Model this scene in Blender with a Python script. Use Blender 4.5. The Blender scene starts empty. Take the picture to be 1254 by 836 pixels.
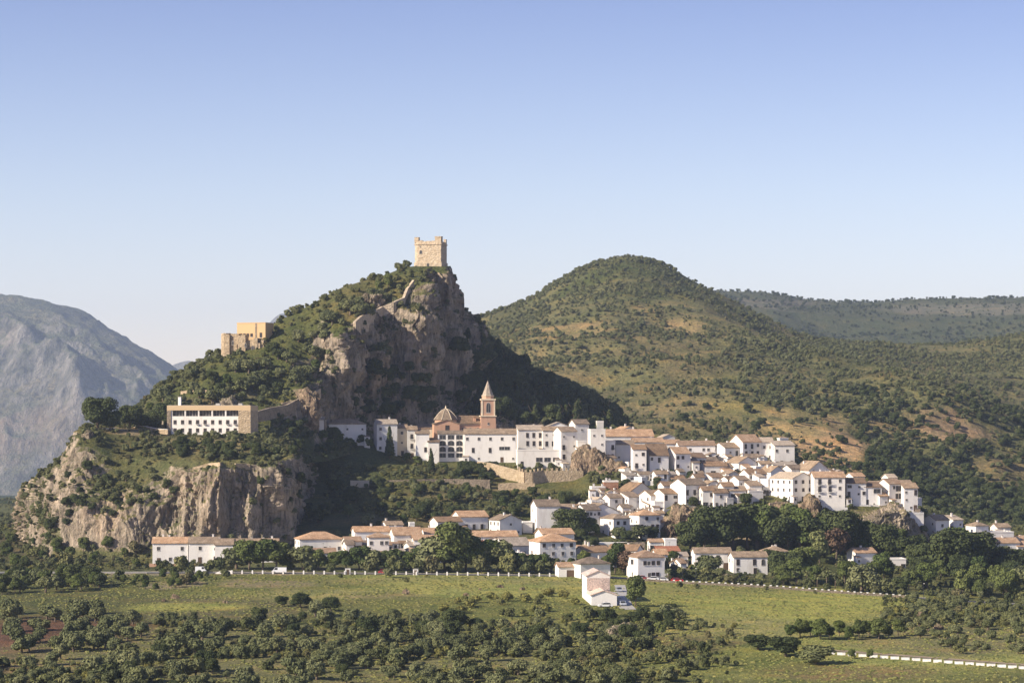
import bpy, bmesh, math, random
import numpy as np
from mathutils import Vector, Matrix
from mathutils.bvhtree import BVHTree
random.seed(7)
rng = np.random.default_rng(7)
R = math.radians

# ------------------------------------------------------------ camera, sky, sun, exposure
F, HOR = 3125.0, 520.0            # focal length in photo pixels (1254 wide) and the row of the eye-level horizon
SUN_AZ, SUN_EL = 26.0, 30.0       # sun: to the left, a little in front of the subject
sc = bpy.context.scene
col = sc.collection
cd = bpy.data.cameras.new('camera'); cam = bpy.data.objects.new('camera', cd); col.objects.link(cam)
cd.sensor_width = 36.0; cd.lens = 36.0*F/1254; cd.shift_y = (HOR-418)/1254
cd.clip_start = 0.5; cd.clip_end = 40000
cam.location = (0, 0, 0); cam.rotation_euler = (R(90), 0, 0)
sc.camera = cam
SD = Vector((-math.cos(R(SUN_AZ))*math.cos(R(SUN_EL)), -math.sin(R(SUN_AZ))*math.cos(R(SUN_EL)), math.sin(R(SUN_EL))))
w = bpy.data.worlds.new('World'); sc.world = w; w.use_nodes = True
wn = w.node_tree; bg = wn.nodes['Background']
sky = wn.nodes.new('ShaderNodeTexSky'); sky.sky_type = 'NISHITA'; sky.sun_disc = False
sky.sun_elevation = R(SUN_EL); sky.sun_rotation = math.atan2(SD.x, SD.y)
sky.altitude = 400; sky.air_density = 1.0; sky.dust_density = 0.6; sky.ozone_density = 3.0
bg.inputs[1].default_value = 0.12
tint = wn.nodes.new('ShaderNodeMix'); tint.data_type = 'RGBA'; tint.blend_type = 'MULTIPLY'; tint.inputs[0].default_value = 1.0; tint.inputs[7].default_value = (1.16, .98, 1.02, 1)
wn.links.new(sky.outputs[0], tint.inputs[6])
tc_ = wn.nodes.new('ShaderNodeTexCoord'); sp_ = wn.nodes.new('ShaderNodeSeparateXYZ'); wn.links.new(tc_.outputs['Generated'], sp_.inputs[0])
rm_ = wn.nodes.new('ShaderNodeValToRGB'); rm_.color_ramp.elements[0].position = 0.0; rm_.color_ramp.elements[0].color = (1.08, 1.01, .93, 1); rm_.color_ramp.elements[1].position = .19; rm_.color_ramp.elements[1].color = (.49, .50, .64, 1)
md_ = rm_.color_ramp.elements.new(.09); md_.color = (.84, .82, .81, 1)
wn.links.new(sp_.outputs[2], rm_.inputs[0])
t2_ = wn.nodes.new('ShaderNodeMix'); t2_.data_type = 'RGBA'; t2_.blend_type = 'MULTIPLY'; t2_.inputs[0].default_value = 1.0   # the deeper violet-blue of the upper air
wn.links.new(tint.outputs[2], t2_.inputs[6]); wn.links.new(rm_.outputs[0], t2_.inputs[7]); wn.links.new(t2_.outputs[2], bg.inputs[0])
sl = bpy.data.lights.new('sun', 'SUN'); sl.energy = 5.0; sl.angle = R(0.5); sl.color = (1.0, 0.89, 0.74)
so = bpy.data.objects.new('sun', sl); col.objects.link(so)
so.rotation_euler = SD.to_track_quat('Z', 'Y').to_euler(); so.location = SD*500
sc.view_settings.view_transform = 'Standard'; sc.view_settings.look = 'None'
sc.view_settings.gamma = 1.0; sc.view_settings.use_curve_mapping = False
sc.view_settings.exposure = 0.76
sc.render.engine = 'CYCLES'
sc.cycles.max_bounces = 5; sc.cycles.diffuse_bounces = 2; sc.cycles.glossy_bounces = 1
sc.cycles.volume_bounces = 1; sc.cycles.transparent_max_bounces = 6
sc.cycles.use_denoising = True

HAZE = 5.2e-5
# ------------------------------------------------------------ small maths
def px(u, v, Y): return Vector(((u-627)/F*Y, Y, (HOR-v)/F*Y))
def pchip(xk, yk, xq):
    """monotone cubic through (xk, yk[k, ...]) at xq, along axis 0"""
    xk = np.asarray(xk, float); yk = np.asarray(yk, float); xq = np.asarray(xq, float)
    sh = (-1,)+(1,)*(yk.ndim-1)
    h = np.diff(xk).reshape(sh); d = np.diff(yk, axis=0)/h
    m = np.zeros_like(yk)
    if len(xk) > 2:
        a, b = d[:-1], d[1:]
        with np.errstate(divide='ignore', invalid='ignore'):
            hm = np.where(a*b > 0, 2*a*b/(a+b), 0.0)
        m[1:-1] = hm
    m[0] = d[0]; m[-1] = d[-1]
    i = np.clip(np.searchsorted(xk, xq, side='right')-1, 0, len(xk)-2)
    hh = (xk[i+1]-xk[i]); t = np.clip((xq-xk[i])/hh, 0, 1)
    t = t.reshape(sh); hh = hh.reshape(sh)
    return ((2*t**3-3*t**2+1)*yk[i]+(t**3-2*t**2+t)*hh*m[i]+(-2*t**3+3*t**2)*yk[i+1]+(t**3-t**2)*hh*m[i+1])
def _h(x, y, z):
    n = (x*374761393+y*668265263+z*2147483647) & 0xffffffff
    n = ((n ^ (n >> 13))*1274126177) & 0xffffffff
    n = (n ^ (n >> 16))*2246822519 & 0xffffffff
    return (((n ^ (n >> 13)) & 0xffffff)/float(0xffffff))*2-1
def vnoise(P):
    P = np.asarray(P, float); I = np.floor(P).astype(np.int64); f = P-I; f = f*f*f*(f*(f*6-15)+10)
    o = 0
    for dx in (0, 1):
        wx = f[..., 0] if dx else 1-f[..., 0]
        for dy in (0, 1):
            wy = f[..., 1] if dy else 1-f[..., 1]
            for dz in (0, 1):
                wz = f[..., 2] if dz else 1-f[..., 2]
                o = o+wx*wy*wz*_h(I[..., 0]+dx, I[..., 1]+dy, I[..., 2]+dz)
    return o
def fbm(P, scale, octs=4, ridge=False, gain=.5, seed=0):
    P = np.asarray(P, float)/scale+seed*17.31; o = 0; a = 1.0; s = 0
    for k in range(octs):
        n = vnoise(P*2.03**k+k*5.7)
        if ridge: n = 1-2*np.abs(n)
        o = o+a*n; s += a; a *= gain
    return o/s

# ------------------------------------------------------------ custom properties, objects
def tag(o, label=None, cat=None, group=None, kind=None):
    if label: o['label'] = label
    if cat: o['category'] = cat
    if group: o['group'] = group
    if kind or cat: o['kind'] = kind or 'thing'
    return o
def empty(name, loc, rz=0, label=None, cat=None, group=None):
    o = bpy.data.objects.new(name, None); col.objects.link(o)
    o.location = loc; o.rotation_euler = (0, 0, rz); o.empty_display_size = .3
    return tag(o, label, cat, group)
def link(name, me, parent=None, loc=(0, 0, 0), rz=0, scale=None):
    o = bpy.data.objects.new(name, me); col.objects.link(o)
    if parent: o.parent = parent
    o.location = loc; o.rotation_euler = (0, 0, rz)
    if scale: o.scale = scale
    return o
def mesh_np(name, V, Q, mats=(), smooth=False):
    """numpy vertices and quads/tris -> mesh"""
    me = bpy.data.meshes.new(name); V = np.asarray(V, np.float32); Q = np.asarray(Q, np.int32)
    k = Q.shape[1]
    me.vertices.add(len(V)); me.vertices.foreach_set('co', V.ravel())
    me.loops.add(Q.size); me.loops.foreach_set('vertex_index', Q.ravel())
    me.polygons.add(len(Q)); me.polygons.foreach_set('loop_start', np.arange(len(Q), dtype=np.int32)*k)
    me.polygons.foreach_set('loop_total', np.full(len(Q), k, np.int32))
    if smooth: me.polygons.foreach_set('use_smooth', np.ones(len(Q), bool))
    me.update(calc_edges=True)
    for m in mats: me.materials.append(m)
    return me
class MB:
    """collects boxes, prisms and tubes with material slots; mesh() makes ONE mesh"""
    def __init__(s): s.v = []; s.f = []; s.m = []; s.mats = []
    def slot(s, m):
        if m not in s.mats: s.mats.append(m)
        return s.mats.index(m)
    def poly(s, pts, m):
        n = len(s.v); s.v += [tuple(p) for p in pts]; s.f.append(tuple(range(n, n+len(pts)))); s.m.append(s.slot(m))
    def faces(s, pts, fs, m):
        n = len(s.v); k = s.slot(m); s.v += [tuple(p) for p in pts]
        for f in fs: s.f.append(tuple(n+i for i in f)); s.m.append(k)
    def box(s, x0, x1, y0, y1, z0, z1, m):
        s.faces([(x0,y0,z0),(x1,y0,z0),(x1,y1,z0),(x0,y1,z0),(x0,y0,z1),(x1,y0,z1),(x1,y1,z1),(x0,y1,z1)],
                [(0,3,2,1),(4,5,6,7),(0,1,5,4),(1,2,6,5),(2,3,7,6),(3,0,4,7)], m)
    def prism(s, base, top, m):
        n = len(base)
        s.faces(list(base)+list(top), [tuple(range(n-1, -1, -1)), tuple(range(n, 2*n))]+[(i, (i+1) % n, n+(i+1) % n, n+i) for i in range(n)], m)
    def tube(s, pts, rs, m, n=7):
        rings = []
        for i, p in enumerate(pts):
            p = Vector(p); a = Vector(pts[max(i-1, 0)]); b = Vector(pts[min(i+1, len(pts)-1)])
            d = (b-a).normalized(); x = d.cross(Vector((0.13, 1, 0.07))).normalized(); y = d.cross(x)
            rings.append([p+(x*math.cos(t)+y*math.sin(t))*rs[i] for t in [2*math.pi*k/n for k in range(n)]])
        V = [q for r in rings for q in r]; fs = [tuple(range(n-1, -1, -1)), tuple(range(len(V)-n, len(V)))]
        for i in range(len(pts)-1):
            for k in range(n): fs.append((i*n+k, i*n+(k+1) % n, (i+1)*n+(k+1) % n, (i+1)*n+k))
        s.faces(V, fs, m)
    def mesh(s, name, smooth=False):
        me = bpy.data.meshes.new(name); me.from_pydata(s.v, [], s.f)
        for m in s.mats: me.materials.append(m)
        me.polygons.foreach_set('material_index', s.m)
        if smooth: me.polygons.foreach_set('use_smooth', [True]*len(s.f))
        me.update(); return me
    def build(s, name, parent=None, loc=(0, 0, 0), rz=0, smooth=False):
        return link(name, s.mesh(name, smooth), parent, loc, rz)

# ------------------------------------------------------------ materials
def new_mat(name, rough=.85):
    m = bpy.data.materials.new(name); m.use_nodes = True
    b = m.node_tree.nodes['Principled BSDF']; b.inputs['Roughness'].default_value = rough
    b.inputs['Specular IOR Level'].default_value = .25
    return m, m.node_tree, b
def N(t, kind, **kw):
    n = t.nodes.new(kind)
    for k, v in kw.items(): setattr(n, k, v)
    return n
def noise_node(t, scale, detail=4, vec=None, rough=.55):
    n = N(t, 'ShaderNodeTexNoise'); n.inputs['Scale'].default_value = scale; n.inputs['Detail'].default_value = detail
    n.inputs['Roughness'].default_value = rough
    if vec is not None: t.links.new(vec, n.inputs['Vector'])
    return n.outputs[0]
def ramp(t, fac, stops):
    r = N(t, 'ShaderNodeValToRGB'); e = r.color_ramp.elements
    while len(e) < len(stops): e.new(.5)
    for i, (p, c) in enumerate(stops): e[i].position = p; e[i].color = (*c, 1) if len(c) == 3 else c
    t.links.new(fac, r.inputs[0]); return r.outputs[0]
def mix(t, fac, a, b, mode='MIX'):
    n = N(t, 'ShaderNodeMix', data_type='RGBA', blend_type=mode)
    for s_, v in ((n.inputs[0], fac), (n.inputs[6], a), (n.inputs[7], b)):
        if hasattr(v, 'links'): t.links.new(v, s_)
        else: s_.default_value = v if isinstance(v, float) else (*v, 1)
    return n.outputs[2]
def mathn(t, op, a, b=None, c=None):
    n = N(t, 'ShaderNodeMath', operation=op)
    for i, v in enumerate((a, b, c)):
        if v is None: continue
        if hasattr(v, 'links'): t.links.new(v, n.inputs[i])
        else: n.inputs[i].default_value = v
    return n.outputs[0]
def mapr(t, val, a, b, c, d):
    n = N(t, 'ShaderNodeMapRange'); t.links.new(val, n.inputs[0])
    for i, v in enumerate((a, b, c, d)): n.inputs[i+1].default_value = v
    return n.outputs[0]
def bump(t, b, h, dist, strength=1.0):
    n = N(t, 'ShaderNodeBump'); n.inputs['Distance'].default_value = dist; n.inputs['Strength'].default_value = strength
    t.links.new(h, n.inputs['Height']); t.links.new(n.outputs[0], b.inputs['Normal'])
def pos(t): return N(t, 'ShaderNodeNewGeometry').outputs['Position']
def scaled(t, vec, s):
    n = N(t, 'ShaderNodeVectorMath', operation='MULTIPLY'); t.links.new(vec, n.inputs[0]); n.inputs[1].default_value = s
    return n.outputs[0]
def rnd(t): return N(t, 'ShaderNodeObjectInfo').outputs['Random']

def terrain_mat(name, k=1.0, rock=((.30,.235,.165),(.20,.165,.125),(.42,.33,.23)), lo=.55, hi=.78, rough_rock=1.0):
    """land cover comes from the mesh's 'cover' colours, bare rock wherever the ground is steep; k scales the grain"""
    m, t, b = new_mat(name, .95); b.inputs['Specular IOR Level'].default_value = .1
    P = pos(t)
    at = N(t, 'ShaderNodeAttribute', attribute_name='cover').outputs['Color']
    n1 = noise_node(t, .9*k, 6, P, .65); n2 = noise_node(t, .09*k, 5, P, .6); n3 = noise_node(t, 3.2*k, 3, P)
    c = mix(t, 1.0, at, ramp(t, n1, [(.3, (.55,.6,.55)), (.5, (1,1,1)), (.72, (1.5,1.35,1.2))]), 'MULTIPLY')
    c = mix(t, 1.0, c, ramp(t, n2, [(.32, (.68,.78,.66)), (.5, (1,1,1)), (.68, (1.32,1.14,.98))]), 'MULTIPLY')
    c = mix(t, 1.0, c, ramp(t, n3, [(.3, (.75,.75,.72)), (.7, (1.25,1.25,1.2))]), 'MULTIPLY')
    # rock: tall streaks and blotches
    r1 = noise_node(t, .28*k, 8, scaled(t, P, (1, 1, .28)), .68); r2 = noise_node(t, .05*k, 4, P)
    r3 = noise_node(t, 1.1*k, 5, scaled(t, P, (1, 1, .5)), .7)
    rc = ramp(t, r1, [(.34, tuple(.3*x for x in rock[1])), (.43, rock[1]), (.53, rock[0]), (.66, rock[2])])
    crk = noise_node(t, .8*k, 7, scaled(t, P, (1, 1, .12)), .75); rc = mix(t, 1.0, rc, ramp(t, crk, [(.36, (.35,.35,.36)), (.46, (1,1,1)), (.62, (1.15,1.12,1.08))]), 'MULTIPLY')
    rc = mix(t, ramp(t, r2, [(.42, (0,0,0)), (.62, (1,1,1))]), rc, (.40,.25,.15), 'MIX') if False else mix(t, mapr(t, r2, .52, .7, 0, .4), rc, (.42,.29,.18))
    rc = mix(t, mapr(t, r3, .52, .72, 0, .7), rc, (.085,.10,.045))
    g = N(t, 'ShaderNodeNewGeometry').outputs['Normal']
    sx = N(t, 'ShaderNodeSeparateXYZ'); t.links.new(g, sx.inputs[0])
    z = mathn(t, 'ADD', sx.outputs[2], mathn(t, 'MULTIPLY', mathn(t, 'SUBTRACT', n1, .5), .5))
    fac = mapr(t, z, lo, hi, 0, 1)
    out = mix(t, fac, rc, c)
    t.links.new(out, b.inputs['Base Color'])
    hh = mathn(t, 'ADD', mathn(t, 'MULTIPLY', r1, 2.2*rough_rock), mathn(t, 'ADD', n1, mathn(t, 'MULTIPLY', n3, .35)))
    bump(t, b, hh, 1.1/k)
    return m

# ------------------------------------------------------------ terrain sheets
SHEETS = {}
def vz(z, Y): return HOR-z*F/Y
def sheet(name, rows, u0, u1, du, dv=1.6, amp=None, nscale=14, mat=None, strata=1.0, disp=None, cover=None, kind='structure', nseed=0):
    us = np.arange(u0, u1+du*.5, du); RZ = []; RY = []; RV = []
    for r in rows:
        r = sorted(r); ku = [p[0] for p in r]
        vv = pchip(ku, [p[1] for p in r], np.clip(us, ku[0], ku[-1])); YY = pchip(ku, [p[2] for p in r], np.clip(us, ku[0], ku[-1]))
        RV.append(vv); RY.append(YY); RZ.append((HOR-vv)/F*YY)
    RZ, RY, RV = map(np.array, (RZ, RY, RV)); ts = [0.0]
    for i in range(len(rows)-1):
        n = int(np.clip(np.abs(RV[i+1]-RV[i]).max()/dv, 5, 60)); n = max(n, int(np.clip(np.abs(RY[i+1]-RY[i]).max()/9, 0, 30)))
        ts += [i+(k+1)/n for k in range(n)]
    ts = np.array(ts); kk = np.arange(len(rows))
    Z = pchip(kk, RZ, ts); Y = pchip(kk, RY, ts); U = np.broadcast_to(us, Z.shape)
    P = np.stack([(U-627)/F*Y, Y, Z], -1)
    A = np.interp(ts, kk, amp if amp else [1]*len(rows))[:, None]
    def normals(P):
        n = np.cross(np.gradient(P, axis=1), np.gradient(P, axis=0)); n /= np.linalg.norm(n, axis=-1, keepdims=True)+1e-9
        return n
    n = normals(P)
    if disp is not None: P = disp(P, n, U, ts[:, None], A)
    else:
        big = fbm(P*np.array([1,1,.30]), 30, 4, ridge=True, seed=nseed+7)
        steep = np.clip((.8-np.abs(n[..., 2]))/.4, 0, 1)
        S = P*np.array([1, 1, .35])
        d = fbm(S, nscale, 5, seed=nseed)*A*(.7+2.2*steep*strata) + fbm(P*np.array([1,1,.16]), 6.5, 4, ridge=True, seed=nseed+3)*A*steep*1.8*strata + big*A*steep*3.4*strata
        cell = np.floor(fbm(P*np.array([1,1,.22]), 15, 3, seed=nseed+12)*6+.5)/6*6.5+np.floor(fbm(P*np.array([1,1,.5]), 6, 3, seed=nseed+13)*4+.5)/4*2.4   # blocky joints in the bare rock
        d = d+cell*A*steep*strata*.8+fbm(P*np.array([1,1,.4]), 2.6, 3, ridge=True, seed=nseed+14)*A*steep*.7
        P = P+n*d[..., None]
    nr, nc = P.shape[:2]
    idx = np.arange(nr*nc).reshape(nr, nc)
    Q = np.stack([idx[:-1, :-1], idx[:-1, 1:], idx[1:, 1:], idx[1:, :-1]], -1).reshape(-1, 4)
    me = mesh_np(name, P.reshape(-1, 3), Q, [mat], True)
    n2 = normals(P)
    V = HOR-P[..., 2]*F/P[..., 1]
    cc = cover(P, U, V, n2) if cover else np.tile(np.array([.1, .11, .05]), (nr, nc, 1))
    at = me.attributes.new('cover', 'FLOAT_COLOR', 'POINT')
    at.data.foreach_set('color', np.concatenate([cc, np.ones((nr, nc, 1))], -1).astype(np.float32).ravel())
    o = link(name, me); o['kind'] = kind
    tris = np.concatenate([Q[:, [0, 1, 2]], Q[:, [0, 2, 3]]])
    SHEETS[name] = dict(P=P, U=U, V=V, n=n2, cc=cc, me=me)
    return o
def cover_fn(base, patches, broken=False, seed=0, warp=12):
    """patches: (u, v, ru, rv, colour, strength) in land-cover order"""
    def fn(P, U, V, n):
        c = np.zeros(P.shape)+np.array(base)
        wu = fbm(P, 40, 4, seed=seed)*warp*2.0; wv = fbm(P, 40, 4, seed=seed+5)*warp*.6
        for (u, v, ru, rv, colr, s) in patches:
            d = np.sqrt(((U+wu-u)/ru)**2+((V+wv-v)/rv)**2)
            k = np.clip((1.2-d)/.4, 0, 1)*min(s, 1)
            if broken: k = k*np.clip(.75+(.6 if s > 1 else 0)+fbm(P, 38, 4, seed=seed+11)*3.2, 0, 1)
            c = c*(1-k[..., None])+np.array(colr)*k[..., None]
        return c
    return fn
GRASS = (.31, .315, .10); DRY = (.31, .265, .13); TAN = (.46, .32, .16); DARKG = (.055, .075, .028); SOIL = (.20, .125, .08); OLG = (.11, .115, .045)
SCRUB = (.12, .125, .05)
M_ground = terrain_mat('ground_cover', 1.0)
M_rock = terrain_mat('cliff_rock', 1.0, rock=((.40,.33,.245),(.25,.21,.16),(.55,.45,.34)), lo=.50, hi=.74, rough_rock=1.5)
M_hill = terrain_mat('hill_cover', .45, lo=.3, hi=.5)
M_mtn = terrain_mat('mountain_cover', .06, rock=((.19,.18,.155),(.11,.11,.09),(.31,.29,.25)), lo=.62, hi=.9)
def flat(z, Y, us=(-500, 1750)): return [(u, vz(z, Y), Y) for u in us]
G_rows = [
 flat(-22, 20), flat(-50, 150), flat(-60, 380),
 [(-500,836,560),(1750,836,560)],
 [(-500,764,700),(400,762,700),(1254,766,700),(1750,775,700)],
 [(-500,703,845),(180,702,845),(700,706,845),(850,715,845),(930,719,845),(1010,725,845),(1110,732,845),(1254,741,845),(1750,755,845)],
 [(-500,701.2,853),(180,700.3,853),(700,704.3,853),(850,713.2,853),(930,717.2,853),(1010,723.2,853),(1110,730.2,853),(1254,739.2,853),(1750,753,853)],
 [(-500,690,900),(0,692,900),(180,690,900),(350,686,900),(440,684,900),(560,686,900),(700,690,900),(850,698,900),(930,702,900),(1010,708,900),(1110,716,900),(1254,724,900),(1750,742,900)],
 [(-500,676,945),(0,676,945),(180,676,940),(350,664,940),(440,660,940),(560,664,940),(700,670,940),(770,674,940),(850,681,940),(930,684,940),(1010,690,940),(1110,698,940),(1254,708,940),(1750,728,940)],
 [(-500,665,1000),(0,662,1000),(180,664,990),(350,640,985),(440,632,985),(560,640,985),(630,645,985),(700,650,980),(770,653,980),(820,664,978),(870,668,975),(930,668,975),(1010,670,975),(1110,680,975),(1160,680,985),(1254,690,1000),(1750,712,1000)],
 [(-500,655,1060),(0,652,1060),(180,655,1050),(350,615,1010),(400,612,1015),(440,606,1020),(560,612,1020),(630,622,1015),(700,630,1010),(770,626,1010),(830,622,992),(930,617,990),(1010,617,990),(1110,624,992),(1138,655,1000),(1160,660,1005),(1254,675,1030),(1750,705,1040)],
 [(-500,648,1150),(0,645,1150),(180,648,1100),(350,590,1045),(440,585,1050),(500,580,1055),(560,590,1050),(630,600,1045),(700,600,1040),(730,594,1038),(770,590,1038),(850,595,1035),(930,592,1040),(1010,596,1040),(1110,612,1030),(1138,645,1030),(1160,645,1035),(1254,660,1060),(1750,692,1080)],
 [(-500,640,1300),(0,638,1300),(180,640,1200),(300,560,1070),(350,550,1075),(400,548,1080),(440,548,1085),(500,564,1085),(560,570,1080),(600,568,1080),(630,568,1080),(700,572,1075),(730,565,1070),(770,572,1075),(850,572,1085),(930,570,1085),(980,578,1080),(1050,590,1070),(1110,604,1050),(1138,640,1060),(1254,650,1100),(1750,685,1120)],
 [(-500,635,1500),(0,632,1500),(180,630,1400),(300,535,1090),(400,530,1110),(440,530,1115),(500,537,1125),(560,542,1130),(630,546,1125),(700,545,1115),(770,545,1120),(850,552,1125),(930,558,1120),(968,560,1115),(1050,584,1100),(1110,604,1080),(1138,640,1090),(1254,650,1150),(1750,680,1180)],
 [(-500,632,1800),(0,630,1800),(180,600,1600),(300,540,1150),(440,522,1180),(560,528,1180),(630,536,1175),(700,536,1170),(770,538,1170),(850,549,1160),(930,558,1150),(1050,597,1150),(1110,618,1130),(1254,660,1200),(1750,690,1250)],
 [(-500,vz(-62,2100),2100),(180,vz(-62,2000),2000),(440,vz(-50,1500),1500),(1110,vz(-50,1450),1450),(1750,vz(-60,1450),1450)],
 flat(-88, 3000), flat(-152, 5500), flat(-205, 7300), flat(-300, 11500)]
G_amp = [.5,.5,.8,.8,.5,0,0,.25,.4,.7,.6,.8,.5,.4,.6,1,1,1,1,1]
YG = (.36,.36,.095)
G_patch = [(1100,620,3000,75,SCRUB,1),(1000,780,420,52,GRASS,1),(930,735,220,14,YG,.8),(1020,745,90,16,YG,.9),(880,800,120,26,(.20,.215,.06),.8),
 (900,770,110,14,DRY,.45),(1030,822,110,10,SOIL,.6),(560,722,330,20,GRASS,1),(300,716,160,12,(.15,.16,.05),.9),(470,738,60,14,(.20,.15,.09),.6),(620,745,220,14,(.17,.18,.055),.9),
 (260,748,100,16,(.17,.15,.08),.6),(380,730,70,7,DRY,.5),(75,778,120,26,(.15,.085,.055),1),(20,812,90,12,(.27,.17,.10),.9),(150,800,110,10,(.17,.13,.07),.7),(30,795,60,14,(.15,.075,.07),.7),
 (220,745,70,6,YG,.8),(380,805,400,34,(.22,.205,.095),.8),(640,768,40,8,(.22,.15,.08),.7),(830,790,90,10,(.17,.12,.07),.6),(1170,775,130,30,(.22,.20,.10),.9),(1090,788,60,7,(.26,.24,.10),.8),
 (1220,750,110,18,(.12,.125,.05),.9),(90,665,130,24,(.13,.11,.06),.8),(110,672,60,10,(.24,.17,.11),.7),(30,640,60,14,(.10,.115,.04),.9),
 (560,600,170,34,(.125,.125,.045),.9),(520,640,120,14,(.17,.14,.07),.6),(590,603,80,10,(.21,.17,.09),.6),(450,560,40,30,DARKG,.6),(900,690,240,16,DARKG,.7),
 (40,604,260,14,(.045,.06,.02),1),(240,703,300,2.2,(.36,.30,.21),.8),(840,722,150,6,(.24,.235,.08),.7),(700,765,60,8,(.25,.24,.09),.6),(930,815,90,10,(.16,.17,.055),.5),(330,716,60,5,(.30,.24,.15),.7),(215,716,40,4,(.34,.27,.18),.8),(560,712,200,3,(.27,.24,.11),.5)]
sheet('ground', G_rows, -500, 1750, 2.6, 1.8, G_amp, 16, M_ground, cover=cover_fn(SCRUB, G_patch, seed=2, warp=14), nseed=1, strata=.5)

L_rows = [
 [(43,690,955),(55,690,935),(76,695,920),(150,700,912),(210,698,910),(320,698,910),(345,692,922),(362,662,1000),(385,645,1062)],
 [(43,668,990),(55,645,965),(76,668,935),(150,670,925),(210,671,922),(270,670,922),(320,664,922),(345,656,935),(359,632,1005),(376,602,1062)],
 [(43,655,1000),(55,622,978),(76,618,958),(100,614,944),(150,616,938),(210,610,930),(270,605,928),(320,606,928),(345,604,938),(358,592,1008),(374,577,1065)],
 [(43,645,1010),(55,600,990),(66,582,980),(76,572,972),(98,548,962),(108,535,966),(150,556,962),(180,562,955),(210,572,942),(230,574,934),(270,572,932),(320,569,932),(345,567,942),(357,562,1008),(372,555,1066)],
 [(43,640,1030),(55,598,1010),(66,579,1005),(80,562,1000),(95,540,995),(105,526,990),(150,527,990),(210,536,985),(270,538,975),(320,541,975),(345,545,980),(355,545,1012),(368,540,1070)],
 [(43,645,1060),(55,610,1050),(76,575,1040),(95,540,1030),(105,525,1025),(150,521,1030),(210,529,1025),(320,530,1030),(345,531,1040),(355,531,1050),(368,530,1080)],
 [(43,662,1120),(76,605,1120),(105,565,1120),(150,527,1090),(210,525,1090),(320,520,1090),(368,522,1110)],
 [(43,700,1250),(385,700,1250)]]
L_patch = [(190,540,170,22,(.125,.12,.05),1),(110,560,30,30,(.09,.105,.04),.8),(140,585,40,20,(.12,.12,.045),.7),(20,640,60,40,(.15,.15,.06),.9),(80,600,20,40,(.13,.13,.05),.5),(250,545,60,10,DRY,.7),(165,526,40,7,(.36,.28,.17),.8)]
sheet('cliff_terrain', L_rows, 43, 385, .9, 1.1, [0,.9,1.4,1.0,.6,.4,.6,0], 13, M_rock, cover=cover_fn((.15,.15,.065), L_patch, seed=4, warp=8), nseed=9, strata=1.25)

C_rows = [
 [(95,620,1020),(120,575,1020),(200,560,1005),(320,556,1015),(350,566,1022),(380,566,1030),(400,564,1042),(430,556,1075),(490,552,1118),(530,552,1142),(560,552,1152),(600,550,1148),(700,555,1138),(750,560,1128),(790,585,1120),(830,600,1120)],
 [(95,600,1045),(120,550,1045),(160,529,1035),(200,526,1030),(320,521,1035),(350,511,1052),(380,506,1072),(400,506,1094),(410,513,1100),(430,516,1106),(490,516,1122),(530,516,1148),(560,512,1163),(600,521,1152),(700,527,1144),(750,535,1138),(790,565,1140),(830,600,1140)],
 [(95,590,1060),(120,545,1060),(160,513,1055),(200,500,1055),(250,490,1050),(300,487,1055),(350,480,1068),(380,462,1088),(396,456,1095),(406,454,1094),(418,455,1098),(430,455,1112),(445,450,1126),(462,444,1118),(480,438,1124),(492,436,1128),(505,432,1132),(520,428,1140),(534,426,1158),(550,415,1171),(562,448,1180),(600,468,1192),(650,482,1198),(700,500,1190),(750,524,1180),(790,560,1175),(830,595,1160)],
 [(95,585,1080),(120,542,1080),(160,509,1080),(200,480,1085),(250,462,1080),(300,450,1085),(350,440,1090),(380,428,1102),(398,420,1099),(410,414,1098),(420,410,1104),(432,398,1116),(450,392,1130),(470,388,1132),(484,380,1136),(494,374,1140),(503,348,1152),(514,340,1158),(524,336,1172),(545,336,1174),(551,350,1180),(556,388,1186),(572,416,1194),(600,440,1216),(650,455,1228),(700,476,1225),(750,510,1215),(790,555,1205),(830,595,1200)],
 [(95,580,1100),(120,538,1100),(160,507,1105),(200,472,1115),(225,454,1120),(250,440,1125),(280,427,1130),(330,399,1140),(380,373,1150),(420,352,1160),(470,337,1172),(500,327,1178),(510,326.5,1180),(547,326.5,1184),(551,342,1186),(556,380,1192),(572,408,1204),(600,424,1232),(640,450,1250),(700,474,1245),(745,496,1235),(790,545,1225),(830,590,1225)],
 [(95,585,1125),(120,542,1125),(160,511,1130),(200,475,1140),(250,443,1150),(280,430,1155),(330,402,1165),(380,377,1175),(420,356,1182),(470,340,1196),(500,329,1203),(510,328,1206),(547,328,1206),(552,342,1208),(558,372,1212),(575,400,1225),(600,415,1255),(640,446,1275),(700,474,1270),(745,502,1260),(790,555,1250),(830,595,1250)],
 [(95,650,1400),(250,620,1400),(500,560,1380),(560,560,1380),(830,640,1380)]]
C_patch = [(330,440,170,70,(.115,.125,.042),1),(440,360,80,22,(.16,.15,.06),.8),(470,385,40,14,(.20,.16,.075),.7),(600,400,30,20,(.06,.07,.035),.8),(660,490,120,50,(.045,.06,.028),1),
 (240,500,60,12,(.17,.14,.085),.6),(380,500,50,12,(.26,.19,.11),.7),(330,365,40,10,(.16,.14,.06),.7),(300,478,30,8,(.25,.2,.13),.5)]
sheet('castle_hill', C_rows, 95, 830, 1.0, 1.2, [.2,1.6,2.6,1.6,.3,.4,0], 16, M_rock, cover=cover_fn((.11,.12,.045), C_patch, seed=6, warp=8), nseed=21, strata=1.1)

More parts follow.
